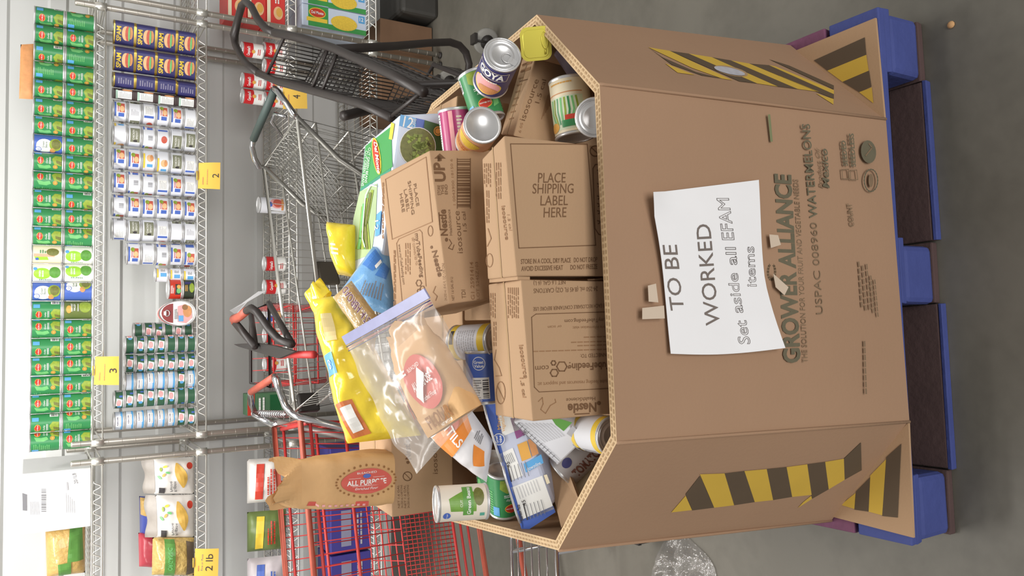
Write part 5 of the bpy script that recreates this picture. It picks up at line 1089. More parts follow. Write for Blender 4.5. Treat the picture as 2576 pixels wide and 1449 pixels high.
f_, r_, n_ = pillow(zq, 0.042, 0.011, 13, 8, 3.0, 1.0); m_ = MB(); m_.grid(lambda u, v: f_(u, v), 34, 34, M_zip); m_.grid(lambda u, v: r_(u, v), 20, 20, M_zip); m_.build('clear_film', tZ)
M_zipb = mat('blue_zipper_plastic', (146, 148, 186), 0.3, var=0.2, scale=30, coat=0.3); m_ = MB(); up_ = uz_*0.022
a, b_ = zq[0], zq[1]; m_.hexa([a-nz_*0.002, b_-nz_*0.002, b_-nz_*0.002+up_, a-nz_*0.002+up_, a+nz_*0.002, b_+nz_*0.002, b_+nz_*0.002+up_, a+nz_*0.002+up_], M_zipb, 0.0008); zp = m_.build('zipper', tZ)
m_ = MB()
for k, mt in enumerate((M_navy, mat('zip_red', (190, 120, 130), 0.4), M_navy)): m_.tube([a-uz_*(0.004+k*0.005)+nz_*0.003, b_-uz_*(0.004+k*0.005)+nz_*0.003], 0.0012, mt, 6)
m_.build('zip_ridge', zp)

# ================================================================== SHOPPING CARTS
def lerp3(a, b_, u): return V(a).lerp(V(b_), u)
def caster(t, p_, r_=0.055, ang=0.0, tire=None):
    """swivel caster standing at floor point p_"""
    tire = tire or mat('grey_rubber', (150, 148, 142), 0.6); c_ = V((p_[0], p_[1], r_)); ax = V((math.cos(ang), math.sin(ang), 0)); M = AX(c_-ax*0.013, ax, 0, V((0, 0, 1)))
    w_ = MB(); w_.lathe([(0.012, 0.0), (r_-0.008, 0.001), (r_, 0.006), (r_, 0.020), (r_-0.008, 0.025), (0.012, 0.026)], tire, 22, M); wo = w_.build('wheel', t)
    f = MB(); f.lathe([(0.001, -0.003), (r_*0.55, -0.003), (r_*0.5, 0.0)], M_blkp, 16, M); f.lathe([(r_*0.5, 0.026), (r_*0.55, 0.029), (0.001, 0.029)], M_blkp, 16, M)
    f.box((c_.x-0.022, c_.y-0.022, r_*1.9), (c_.x+0.022, c_.y+0.022, r_*2.15), M_blkp)
    for s_ in (-1, 1): f.tube([c_+ax*(0.020*s_), c_+ax*(0.020*s_)+V((0, 0, r_))], 0.005, M_blkp, 6)
    f.build('fork', t)
def basket(t, NR, NL, FL, FR, zt, zb, rods, wm, rm, dv, taper=0.10, lean=0.0, rr=0.0055, wr=0.0016, rodm=None):
    """wire basket from four rim corners (near right, near left, far left, far right)"""
    top = [V((p_[0], p_[1], zt)) for p_ in (NR, NL, FL, FR)]; c_ = sum(top, V())/4; bot = [p_+(c_-p_)*taper for p_ in top]
    for p_ in bot: p_.z = zb
    nm = ('near_side', 'front_end', 'far_side', 'rear_gate')
    MB().tube(top, rr, rm, 8, True).build('rim', t)
    for k in range(4):
        a, b_, c2, d2 = top[k], top[(k+1) % 4], bot[(k+1) % 4], bot[k]; m_ = MB(); n = max(4, int((b_-a).length/dv))
        for i in range(n+1): u = i/n; m_.tube([a.lerp(b_, u), d2.lerp(c2, u)], wr, wm, 5)
        side = m_.build(nm[k], t)
        for z in rods[1:]:
            u = (zt-z)/(zt-zb); r2 = MB(); r2.tube([a.lerp(d2, u), b_.lerp(c2, u)], rr*0.72, rodm or wm, 6); r2.build('rod', side)
    m_ = MB(); n = int((bot[1]-bot[0]).length/(dv*1.3))
    for i in range(n+1): u = i/n; m_.tube([bot[0].lerp(bot[1], u), bot[3].lerp(bot[2], u)], wr, wm, 5)
    for i in range(6): u = i/5; m_.tube([bot[0].lerp(bot[3], u), bot[1].lerp(bot[2], u)], wr*1.4, wm, 5)
    m_.build('basket_floor', t)
    return top, bot
def chassis(t, top, zt, mt):
    c_ = sum(top, V())/4
    ft = [p_+(c_-p_)*0.12 for p_ in top]; 
    for p_ in ft: p_.z = 0.17
    MB().tube(ft, 0.010, mt, 8, True).build('base_frame', t)
    for i, p_ in enumerate(ft): 
        MB().tube([p_, V((p_.x, p_.y, 0.11))], 0.008, mt, 8).build('stem', t); caster(t, p_, 0.055, 0.6*i)
    return ft
# ---------------------------------------------------------------- chrome cart with a green grip
NR, NL, FL, FR = (0.79, 2.885), (-0.16, 2.535), (-0.29, 2.93), (0.70, 3.38); zt = 1.0
t = thing('shopping_cart', 'chrome wire shopping cart with a dark green handle grip, behind the bin', 'cart', (0.3, 2.85, 0))
M_wire = mat('dull_wire', (150, 148, 142), 0.35, 0.7, var=0.1)
top, bot = basket(t, NR, NL, FL, FR, zt, 0.60, (1.0, 0.93, 0.80, 0.70), M_wire, M_zinc, 0.036, 0.10, rodm=M_zinc)
g0, g1 = AZ(690, 228, 1.06), AZ(638, 350, 1.06)
m_ = MB(); m_.tube([g0, g1], 0.0155, M_grip, 12); gr = m_.build('handle_grip', t)
pth = [g0+(g0-g1).normalized()*-0.01, g0+(g0-g1).normalized()*0.012, AZ(700, 232, 1.06), AZ(722, 262, 1.035), AZ(738, 286, 1.015), top[0]+V((0, 0, 0.0))]; MB().tube(pth, 0.0115, M_chrome, 10).build('handle_tube', t)
pth2 = [g1, AZ(634, 368, 1.06), AZ(640, 398, 1.04), AZ(652, 420, 1.02), top[3]]; MB().tube(pth2, 0.0115, M_chrome, 10).build('handle_tube', t)
ft = chassis(t, top, zt, M_chrome)
for k, (a, b_) in enumerate(((0, 1), (3, 2))):           # frame tubes sweeping down and forward
    MB().tube([top[a], lerp3(top[a], top[b_], 0.16)+V((0, 0, -0.14)), lerp3(top[a], top[b_], 0.30)+V((0, 0, -0.34)), lerp3(ft[a], ft[b_], 0.35)+V((0, 0, 0.25)), lerp3(ft[a], ft[b_], 0.30)], 0.0115, M_wire, 10).build('frame_tube', t)
# fold-down child seat: a wire back sloping away from the handle
a0, a1 = lerp3(top[0], top[3], 0.22)+V((0.02, 0, -0.01)), lerp3(top[0], top[3], 0.90)+V((0.02, 0, -0.01)); b0, b1 = a0+V((-0.30, -0.14, -0.20)), a1+V((-0.30, -0.14, -0.20))
m_ = MB()
for i in range(15): u = i/14; m_.tube([a0.lerp(a1, u), b0.lerp(b1, u)], 0.0022, M_wire, 5)
for i in range(6): u = i/5; m_.tube([a0.lerp(b0, u), a1.lerp(b1, u)], 0.0022, M_wire, 5)
cs_ = m_.build('child_seat', t)
for q in ([a0+V((.03, 0, .02)), a0+V((0.05, .05, .05)), lerp3(a0, a1, .3)+V((0.05, 0, .05)), lerp3(a0, a1, .36)+V((0, 0, 0))],): MB().tube(q, 0.006, M_chrome, 8).build('seat_loop', cs_)
c_ = lerp3(top[0], top[1], 0.885); MB().hexa([c_+V(q) for q in ((-.035, -.03, -.10), (.035, .01, -.10), (.035, .035, -.10), (-.035, .005, -.10), (-.035, -.03, .02), (.035, .01, .02), (.035, .035, .02), (-.035, .005, .02))], mat('dark_plastic_block', (88, 82, 72), 0.6), 0.008) if False else None
bk = AZ(818, 680, 0.965); MB().hexa([bk+V(q) for q in ((-.045, -.035, -.045), (.035, .012, -.045), (.025, .035, -.045), (-.055, -.012, -.045), (-.045, -.035, .03), (.035, .012, .03), (.025, .035, .03), (-.055, -.012, .03))], mat('dark_plastic_block', (88, 82, 72), 0.6), 0.008).build('plastic_block', t)
bk = AZ(770, 1008, 0.965); MB().hexa([bk+V(q) for q in ((-.035, -.03, -.045), (.03, .0, -.045), (.02, .03, -.045), (-.045, .0, -.045), (-.035, -.03, .03), (.03, .0, .03), (.02, .03, .03), (-.045, .0, .03))], M_blkp, 0.006).build('corner_bumper', t)
# ---------------------------------------------------------------- red cart
t = thing('shopping_cart', 'red wire shopping cart with a chrome and red handle, left of the bin', 'cart', (-0.85, 2.9, 0))
NR, NL, FL, FR = (-0.315, 2.865), (-1.30, 2.57), (-1.40, 2.92), (-0.375, 3.225)
top, bot = basket(t, NR, NL, FL, FR, 1.0, 0.66, (1.0, 0.965, 0.835), M_red, M_redo, 0.042, 0.07, rr=0.0085, wr=0.0022)
a0, a1 = bot[0], bot[1]; m_ = MB()                         # fine mesh tray under the basket
d_ = V((0.0, -0.02, -0.20)); s0, s1 = lerp3(a0, a1, 0.30), a1
for i in range(46): u = i/45; m_.tube([s0.lerp(s1, u), s0.lerp(s1, u)+d_], 0.0017, M_red, 4)
for i in range(12): u = i/11; m_.tube([s0+d_*u, s1+d_*u], 0.0017, M_red, 4)
tr = m_.build('mesh_tray', t); MB().tube([s0+d_, s1+d_], 0.006, M_red, 8).build('tray_rod', tr); MB().tube([s0, s0+d_], 0.005, M_red, 8).build('tray_rod', tr)
for k in range(2): MB().tube([lerp3(s0+d_, s1+d_, 0)+V((0, 0, -0.03-0.03*k)), s1+d_+V((0, 0, -0.03-0.03*k))], 0.005, M_red, 8).build('tray_rod', tr)
g0, g1 = AZ(690, 948, 1.08), AZ(632, 986, 1.08); MB().tube([g0, g1], 0.014, M_redo, 12).build('handle_grip', t)
MB().tube([g0, AZ(694, 952, 1.08), AZ(704, 985, 1.06), AZ(718, 1020, 1.035), AZ(735, 1042, 1.02), top[0]+V((0.01, 0, 0.005)), AY(860, 1075, 2.84), AY(960, 1108, 2.80)], 0.0125, M_chrome, 10).build('handle_tube', t)
MB().tube([g1, AZ(630, 990, 1.075), AZ(632, 1015, 1.05), AZ(642, 1042, 1.03), top[3]+V((0.01, 0, 0.005)), AY(720, 1066, 3.18)], 0.0125, M_chrome, 10).build('handle_tube', t)
m_ = MB(); c0, c1 = AZ(640, 1040, 1.015), AZ(720, 1042, 1.015)
for i in range(16):
    p_ = c0.lerp(c1, i/15); m_.tube([p_+V((0.012*math.cos(a), 0, 0.012*math.sin(a))) for a in [2*math.pi*j/10 for j in range(10)]], 0.0028, M_chrome, 5, True)
tag(m_.build('hinge_coil', t), kind='stuff'); MB().tube([c0, c1], 0.007, M_chrome, 8).build('hinge_rod', t)
MB().tube([top[0]+V((-.01, 0.0, -0.03)), lerp3(top[0], top[3], 1)+V((-.01, 0, -0.03))], 0.010, M_red, 8).build('cross_tube', t)
MB().tube([AY(700, 1062, 3.15), AY(960, 1118, 2.88)], 0.012, mat('grey_frame_tube', (140, 132, 128), 0.45, 0.4), 10).build('frame_tube', t)
chassis(t, top, 1.0, M_redo)
# ---------------------------------------------------------------- black-handled red cart by the shelves
t = thing('shopping_cart', 'red and black cart with a loop handle close to the shelves', 'cart', (-0.1, 3.42, 0))
z_ = 1.17; hp = [AZ(642, 872, z_-.05), AZ(615, 840, z_-.03), AZ(592, 812, z_), AZ(590, 803, z_), AZ(604, 796, z_), AZ(620, 782, z_), AZ(632, 775, z_), AZ(645, 784, z_-.01), AZ(675, 826, z_-.04), AZ(702, 856, z_-.07), AZ(735, 866, z_-.09)]
MB().tube(hp, 0.0135, M_blk, 10).build('loop_handle', t); MB().tube([hp[2], hp[3], hp[4], hp[5]], 0.0155, M_redo, 12).build('handle_grip', t)
q = [AZ(588, 866, z_-.05), AZ(600, 872, z_-.05), AZ(700, 902, z_-.09), AZ(742, 884, z_-.10), AZ(690, 870, z_-.08), AZ(640, 862, z_-.06)]
m_ = MB(); m_.add(q+[p_-V((0, 0, .012)) for p_ in q], [tuple(range(6)), tuple(range(11, 5, -1))]+[(i, (i+1) % 6, 6+(i+1) % 6, 6+i) for i in range(6)], M_blkp); m_.build('seat_flap', t)
MB().tube([AZ(700, 892, 1.05), AZ(790, 892, 1.03)], 0.013, M_red, 8).build('side_tube', t)
top, bot = basket(t, (0.12, 3.30), (-0.22, 3.28), (-0.22, 3.62), (0.10, 3.62), 1.0, 0.66, (1.0, 0.9, 0.8), M_red, M_blk, 0.05, 0.06); chassis(t, top, 1.0, M_blk)
MB().tube([hp[-1], top[0]+V((0, 0, 0))], 0.012, M_blk, 8).build('handle_post', t); MB().tube([hp[0], top[3]], 0.012, M_blk, 8).build('handle_post', t)
q = [AY(578, 782, 3.30), AY(592, 789, 3.30), AY(668, 736, 3.36), AY(666, 730, 3.36), AY(620, 752, 3.32)]
m_ = MB(); a = [AY(x, y, Y) for x, y, Y in ((578, 781, 3.30), (594, 792, 3.30), (622, 760, 3.33), (670, 732, 3.36), (650, 733, 3.36), (610, 762, 3.33))]; m_.add(a+[p_+V((0, 0.0012, 0)) for p_ in a], [tuple(range(6)), tuple(range(11, 5, -1))]+[(i, (i+1) % 6, 6+(i+1) % 6, 6+i) for i in range(6)], M_white)
m_.solid('paper_slip', 'folded white paper slip tucked into the loop cart handle', 'paper')
# ---------------------------------------------------------------- black two-basket cart
t = thing('shopping_cart', 'tall black cart with two small baskets, right of the bin', 'cart', (1.0, 2.75, 0))
H_ = [(690, 82, 1.09), (668, 72, 1.10), (648, 48, 1.115), (632, 16, 1.12), (618, 4, 1.12), (608, 14, 1.12), (598, 50, 1.12), (589, 88, 1.12), (592, 112, 1.12), (606, 142, 1.115), (622, 162, 1.105), (650, 184, 1.09)]
MB().tube([AZ(*q) for q in H_], 0.0145, M_blk, 10).build('loop_handle', t)
a_ = [AZ(690, 82, 1.09), AZ(760, 96, 1.03), AZ(840, 122, 0.975), AZ(990, 190, 0.945), AZ(1066, 232, 0.93)]; b_ = [AZ(650, 184, 1.09), AZ(700, 206, 1.06), AZ(800, 232, 1.01), AZ(910, 262, 0.975), AZ(985, 296, 0.95)]
MB().tube(a_, 0.0150, M_blk, 10).build('side_tube', t); MB().tube(b_, 0.0140, M_blk, 10).build('side_tube', t)
M_bw = mat('dark_wire', (66, 62, 60), 0.5, 0.2)
def pol(P_, u):
    u *= len(P_)-1; i = min(int(u), len(P_)-2); return P_[i].lerp(P_[i+1], u-i)
def hang(name, u0, u1, drop, n):
    m_ = MB(); dn = V((0, 0.02, -drop))
    for i in range(n+1):
        u = u0+(u1-u0)*i/n; A, B = pol(a_, u), pol(b_, u); m_.tube([A, A+dn+(B-A)*0.06, B+dn+(A-B)*0.06, B], 0.0024, M_bw, 5)
    bo = m_.build(name, t)
    for s_, P_ in ((0, a_), (1, b_)):
        for j in range(1, 5):
            r_ = MB(); r_.tube([pol(P_, u0)+dn*(j/4), pol(P_, (u0+u1)/2)+dn*(j/4), pol(P_, u1)+dn*(j/4)], 0.0028, M_bw, 5); r_.build('rod', bo)
    for j in range(1, 10):
        r_ = MB(); w_ = j/10; r_.tube([pol(a_, u0).lerp(pol(b_, u0), w_)+dn, pol(a_, (u0+u1)/2).lerp(pol(b_, (u0+u1)/2), w_)+dn, pol(a_, u1).lerp(pol(b_, u1), w_)+dn], 0.0022, M_bw, 5); r_.build('rod', bo)
    for k, u in enumerate((u0, u1)):
        e_ = MB()
        for j in range(13): w_ = j/12; e_.tube([pol(a_, u).lerp(pol(b_, u), w_), pol(a_, u).lerp(pol(b_, u), w_)+dn], 0.0022, M_bw, 4)
        e_.tube([pol(a_, u), pol(b_, u)], 0.006, M_blk, 6); e_.build('end_panel', bo)
hang('upper_basket', 0.10, 0.46, 0.15, 12); hang('main_basket', 0.52, 0.99, 0.24, 18)
# lower basket under the main one
m_ = MB(); q0, q1, q2, q3 = [pol(P_, u)+V((0.03, 0.1, -0.50)) for P_, u in ((a_, 0.35), (a_, 0.95), (b_, 0.95), (b_, 0.35))]
m_.tube([q0, q1, q2, q3], 0.008, M_blk, 8, True)
for i in range(20): u = i/19; m_.tube([q0.lerp(q1, u), q0.lerp(q1, u)+V((0, 0, -.12)), q3.lerp(q2, u)+V((0, 0, -.12)), q3.lerp(q2, u)], 0.0022, M_bw, 5)
m_.build('lower_basket', t)
leg = [AZ(848, 124, 0.965), AZ(990, 116, 0.62), AZ(1080, 108, 0.40), AZ(1132, 106, 0.28), AZ(1156, 114, 0.225), AZ(1172, 132, 0.185), AZ(1180, 160, 0.16), AZ(1176, 200, 0.155)]
MB().tube(leg, 0.0165, M_blk, 10).build('leg', t)
leg2 = [p_+V((-0.24, -0.06, 0)) for p_ in leg]; MB().tube(leg2, 0.0165, M_blk, 10).build('leg', t)
MB().tube([leg[-1], leg2[-1]], 0.012, M_blk, 8).build('cross_tube', t); MB().tube([pol(a_, .9), pol(a_, .9)+V((0.17, 0.12, -0.78))], 0.012, M_blk, 8).build('front_post', t); MB().tube([pol(b_, .9), pol(b_, .9)+V((0.13, 0.12, -0.78))], 0.012, M_blk, 8).build('front_post', t)
caster(t, AZ(1128, 206, 0.06), 0.06, 1.2); caster(t, AZ(1222, 104, 0.06), 0.06, 1.0); caster(t, (0.88, 2.17, 0), 0.06, 0.4); caster(t, (0.72, 2.35, 0), 0.06, 0.4)
# ---------------------------------------------------------------- low chrome wire rack at the far left
t = thing('wire_rack_cart', 'low chrome wire flatbed cart on the floor beyond the bin', 'cart', (-1.1, 2.35, 0))
for k, (x, r_) in enumerate(((1286, 0.006), (1302, 0.003), (1318, 0.003), (1336, 0.003), (1354, 0.003), (1374, 0.003), (1399, 0.008))):
    p_ = AZ(x, 1350, 0.42); p2 = p_+V((-0.75, -0.02, 0)); MB().tube([p_, p2], r_, M_chrome, 8).build('rod', t)
e0, e1 = AZ(1286, 1350, 0.42), AZ(1399, 1350, 0.42)
for u in (0.0, 0.5, 1.0): MB().tube([e0.lerp(e0+V((-.75, -.02, 0)), u), e1.lerp(e1+V((-.75, -.02, 0)), u)], 0.005, M_chrome, 8).build('cross_rod', t)
for s_ in (e0, e1):
    for dx in (-0.05, -0.70): MB().tube([s_+V((dx, 0, 0)), V((s_.x+dx, s_.y, 0.10))], 0.008, M_chrome, 8).build('leg', t); caster(t, (s_.x+dx, s_.y, 0), 0.05, 0.3, M_blkp)

# ================================================================== MORE SHELF GOODS
# ---------------------------------------------------------------- soup cans on the third shelf
RS, HS = 0.033, 0.100
def l_camp(D, r, h):
    D.rect(-math.pi*r, h*0.5, math.pi*r, h-0.007, M_camp, 1)
    for x0 in (0.0, math.pi*r): D.text("Campbell's", x0, h*0.72, 0.013, M_wht, 3, w=0.044, shear=0.3, bold=0.02); D.ell(x0, h*0.5, 0.008, 0.008, M_ora, 4); D.lines(x0-0.014, h*0.18, x0+0.014, h*0.34, 2, M_camp, 2)
P_soup = make_can('soup_can', RS, HS, M_wht, l_camp)
z3 = ZS[2]
for k, (yy, row, Y) in enumerate(((120, 0, 3.77), (162, 0, 3.76), (205, 0, 3.76), (245, 0, 3.76), (128, 1, 3.77), (205, 1, 3.76), (245, 1, 3.76))):
    x = AY(640, yy, Y).x; P_soup.inst(TR((x, Y, z3+row*(HS+0.0006)), face_cam(x, Y)+rn.uniform(-.2, .2)), 'red and white soup can, %s of the stacks behind the black cart' % ('top layer' if row else 'bottom layer'), 'soup cans behind the black cart, %s' % ('top' if row else 'bottom'))
for k, (yy, lb) in enumerate(((664, 'red and white soup can on its own, seen through the chrome cart'), (722, 'red and white soup can next to the paper slip on the third shelf'), (843, 'red and white soup can behind the loop cart handle'), (915, 'red and white soup can beside the tall green carton'))):
    x = AY(700, yy, 3.77).x; P_soup.inst(TR((x, 3.77, z3), face_cam(x, 3.7)+(-0.3, 0.2, 0.5, 0.1)[k]), lb)
def l_stew(D, r, h): D.ell(0.004, h*0.36, 0.026, h*0.26, M_pink, 1); D.ell(0.004, h*0.34, 0.020, h*0.17, M_meat, 2); D.ell(-0.004, h*0.62, 0.012, 0.010, M_blu, 3); D.rect(-0.03, h*0.12, 0.03, h*0.2, M_tan, 3)
x = AY(680, 517, 3.77).x; make_can('stew_can', 0.037, 0.125, M_lw, l_stew).inst(TR((x, 3.77, z3), 0.1), 'white can with a meat picture alone on the third shelf')
def l_bw2(D, r, h): D.ell(-0.012, h*0.75, 0.016, 0.016, M_blu, 1); D.ell(0.012, h*0.3, 0.016, 0.016, M_cream2, 1); D.lines(-0.016, h*0.44, 0.016, h*0.56, 2, M_text, 2)
x = AY(690, 796, 3.78).x; make_can('soup_can', RS, HS, M_lw, l_bw2).inst(TR((x, 3.78, z3), 0.0), 'white soup can with a blue emblem below the loop cart handle')
c_ = AY(690, 1015, 3.82); carton_box('soup_carton', 'tall green food carton on the third shelf behind the red handle', (c_.x+0.055, 3.78, z3+0.175), (c_.x-0.045, 3.78, z3+0.175), (c_.x+0.055, 3.86, z3+0.175), (c_.x-0.045, 3.86, z3+0.175), 0.174, V((0, 0, -1)), mat('carton_green', (78, 118, 84), 0.5, var=0.2), False, 'carton'); tq = COL.objects[-1].parent
m_ = MB(); D = Draw(m_, lambda x, y, l: V((c_.x+x, 3.7793-l, z3+y)), None, 0.0006); D.rect(-0.036, 0.02, 0.045, 0.07, M_gnd, 1); D.lines(-0.026, 0.095, 0.036, 0.13, 2, M_wht, 2); D.rect(-0.045, 0.140, 0.055, 0.172, M_redb, 1); m_.build('front_print', tq)
# things on the fourth shelf seen through the carts
z4 = ZS[3]
def l_w(D, r, h): D.rect(-0.03, 0.03, 0.03, 0.08, M_gnl, 1); D.lines(-0.03, 0.095, 0.03, 0.125, 2, M_gn, 2)
for k, yy in enumerate((930, 985)):
    x = AY(900, yy, 3.8).x; make_can('juice_can', 0.05, 0.17, (M_lw, M_gn)[k], l_w).inst(TR((x, 3.80, z4), 0.1), ('white drink can on the fourth shelf behind the carts', 'green drink can on the fourth shelf behind the carts')[k])
# ---------------------------------------------------------------- right-hand unit: red boxes, corn cases
M_rbox = mat('red_box', (214, 62, 56), 0.4, var=0.12, scale=20)
for k, (z0_, dx) in enumerate(((z3, 0.0), (z3+0.089, 0.004), (z3+0.178, -0.002))):
    x0 = 1.47; t, p_, n_ = carton_box('meal_box', 'red and cream meal box, %s of three stacked by the shelf posts' % ('bottom', 'middle', 'top')[k], (x0+0.20+dx, 3.745, z0_+0.088), (x0+dx, 3.745, z0_+0.088), (x0+0.20+dx, 3.93, z0_+0.088), (x0+dx, 3.93, z0_+0.088), 0.0875, V((0, 0, -1)), M_rbox, False, 'box')
    m_ = MB(); D = Draw(m_, lambda x, y, l, z0_=z0_: V((x0+dx+x, 3.7443-l, z0_+y)), None, 0.0006); D.rect(0.0, 0.070, 0.2, 0.086, M_cream, 1); D.ell(0.05, 0.034, 0.032, 0.022, M_cream2, 1); D.ell(0.054, 0.030, 0.022, 0.014, M_ora, 2); D.lines(0.095, 0.030, 0.165, 0.055, 2, M_wht, 2); D.rect(0.15, 0.01, 0.19, 0.024, M_yel, 1); m_.build('front_print', t)
for k, (xa, xb) in enumerate(((1.485, 1.592), (1.594, 1.702))):   # cases standing on end
    zt_ = z4+0.325
    t, p_, n_ = carton_box('corn_case', ('case of sweet corn cans standing on end nearest the shelf posts', 'case of sweet corn cans standing on end behind its twin, farther from the posts')[k], (xb, 3.74, zt_), (xa, 3.74, zt_), (xb, 3.97, zt_), (xa, 3.97, zt_), 0.3245, V((0, 0, -1)), M_casew, False, 'case', 0.004)
    m_ = MB(); D = Draw(m_, lambda x, y, l: V((xa+y*0.107, 3.7392-l, zt_-x)), None, 0.0006)      # drawn along the case, then stood up
    D.rect(0.03, 0.02, 0.13, 0.98, M_case, 1); D.rect(0.13, 0.0, 0.325, 0.24, M_case, 1); D.rect(0.13, 0.24, 0.325, 0.98, M_casew, 1)
    D.ell(0.075, 0.66, 0.042, 0.24, M_yel, 2); D.ell(0.075, 0.66, 0.038, 0.20, M_redb, 3); vs, fs, asp = text2d('Del Monte', 0.02); m_.add([D.fn(0.045+0.060*x, 0.60+0.13*y, 0.003) for x, y in vs], fs, M_wht)
    D.rect(0.022, 0.24, 0.125, 0.42, M_yel, 2); D.ell(0.21, 0.40, 0.068, 0.34, M_corn, 3); D.rect(0.285, 0.55, 0.318, 0.9, M_sky, 2); vs, fs, asp = text2d('12', 0.02); m_.add([D.fn(0.290+0.020*x, 0.64+0.18*y, 0.003) for x, y in vs], fs, M_wht)
    m_.build('front_print', t)
# brown carton standing on the floor under the shelves
carton_box('floor_carton', 'brown carton on the floor under the wire shelves', (1.62, 3.80, 0.30), (1.12, 3.80, 0.30), (1.62, 4.12, 0.30), (1.12, 4.12, 0.30), 0.295, V((0, 0, -1)), mat('dull_brown_board', (128, 98, 74), 0.9, var=0.12), True)
p_ = AZ(1010, 5, 0.16); MB().hexa([p_+V(q) for q in ((-.10, -.12, -.16), (.5, -.12, -.16), (.5, .2, -.16), (-.10, .2, -.16), (-.10, -.12, .05), (.5, -.12, .05), (.5, .2, .05), (-.10, .2, .05))], mat('dark_tote', (62, 60, 56), 0.6, var=0.25), 0.02).solid('dark_tote', 'dark plastic tote on the floor beside the brown carton', 'tote')
# ---------------------------------------------------------------- packet hanging over the top of the green cans
q = [AY(48, 248, 3.80), AY(86, 250, 3.80), AY(88, 110, 3.80), AY(52, 112, 3.80)]
m_ = MB(); f_, r_, n_ = pillow(q, 0.010, 0.002, 30, 3); m_.grid(lambda u, v: f_(u, v), 14, 14, M_tan); m_.grid(r_, 14, 14, M_tan); m_.solid('snack_packet', 'tan and clear packet lying on top of the green cans', 'packet')
# ---------------------------------------------------------------- left-hand unit
z1, z2 = ZS[0], ZS[1]
wl, wr = AY(215, 1325, 3.74), AY(215, 1178, 3.74)
t, p_, n_ = carton_box('white_carton', 'white carton marked 20/1LB on the top shelf beside a pasta bag', (wr.x, 3.745, z1+0.245), (wl.x, 3.735, z1+0.245), (wr.x+0.02, 4.04, z1+0.245), (wl.x+0.02, 4.0, z1+0.245), 0.244, V((0, 0, -1)), mat('white_board', (222, 222, 222), 0.7, var=0.03), True)
m_ = MB(); F = Face(m_, *front_of(p_)); F.bars(104, 1230, 116, 1290, M_text, 1, 16, vert=False); F.poly([(56, 1240), (68, 1244), (68, 1285), (57, 1284)], M_text, 1); F.say('20/1LB', (196, 1216), (190, 1190), (-9, 1), M_text, 2); F.path([(170, 1232), (168, 1214)], 4, M_lgrey, 2)
for k in range(6): F.path([(78+k*4, 1295), (76+k*4, 1262)], 1.2, M_lgrey, 1)
for k in range(5): F.path([(168+k*5, 1290), (166+k*5, 1240+k*5)], 1.3, M_lgrey, 1)
m_.build('front_print', t)
M_nood = mat('noodle_gold', (206, 170, 100), 0.4, var=0.35, scale=60, bump=0.4, bscale=70, coat=0.4)
def sbag(name, label, quad, Y, th, mt, seed, dy=0.0):
    q = [AY(x, y, Y+(dy if i in (0, 1) else 0)) for i, (x, y) in enumerate(quad)]; f_, r_, n_ = pillow(q, th, 0.006, 18, seed, 2.6, 0.8); t = thing(name, label, 'bag', V((sum(p_.x for p_ in q)/4, Y, min(p_.z for p_ in q))))
    m_ = MB(); m_.grid(lambda u, v: f_(u, v), 22, 22, mt); m_.grid(r_, 22, 22, mt); m_.build('bag', t); return t, f_, n_
t, f_, n_ = sbag('noodle_bag', 'bag of golden noodles with green bands on the top shelf by the white carton', [(118, 1452), (114, 1330), (214, 1312), (214, 1440)], 3.80, 0.05, M_nood, 3)
m_ = MB(); D = Draw(m_, lambda u, v, l: f_(u, v, l), None, 0.0015); M_bandg = mat('bag_green', (96, 150, 72), 0.35, var=0.2, scale=30); patch(D, [(0.3, 0.52), (0.95, 0.60), (0.98, 0.92), (0.30, 0.95)], M_bandg, 2, 8); patch(D, [(0.02, 0.30), (0.28, 0.28), (0.30, 0.62), (0.03, 0.62)], M_bandg, 2, 6); m_.build('bag_print', t)
M_pw = mat('pasta_bag_white', (226, 222, 216), 0.35, var=0.06, coat=0.2, bump=0.15, bscale=30); M_penne = mat('print_penne', (222, 180, 86), 0.45, var=0.12, scale=60)
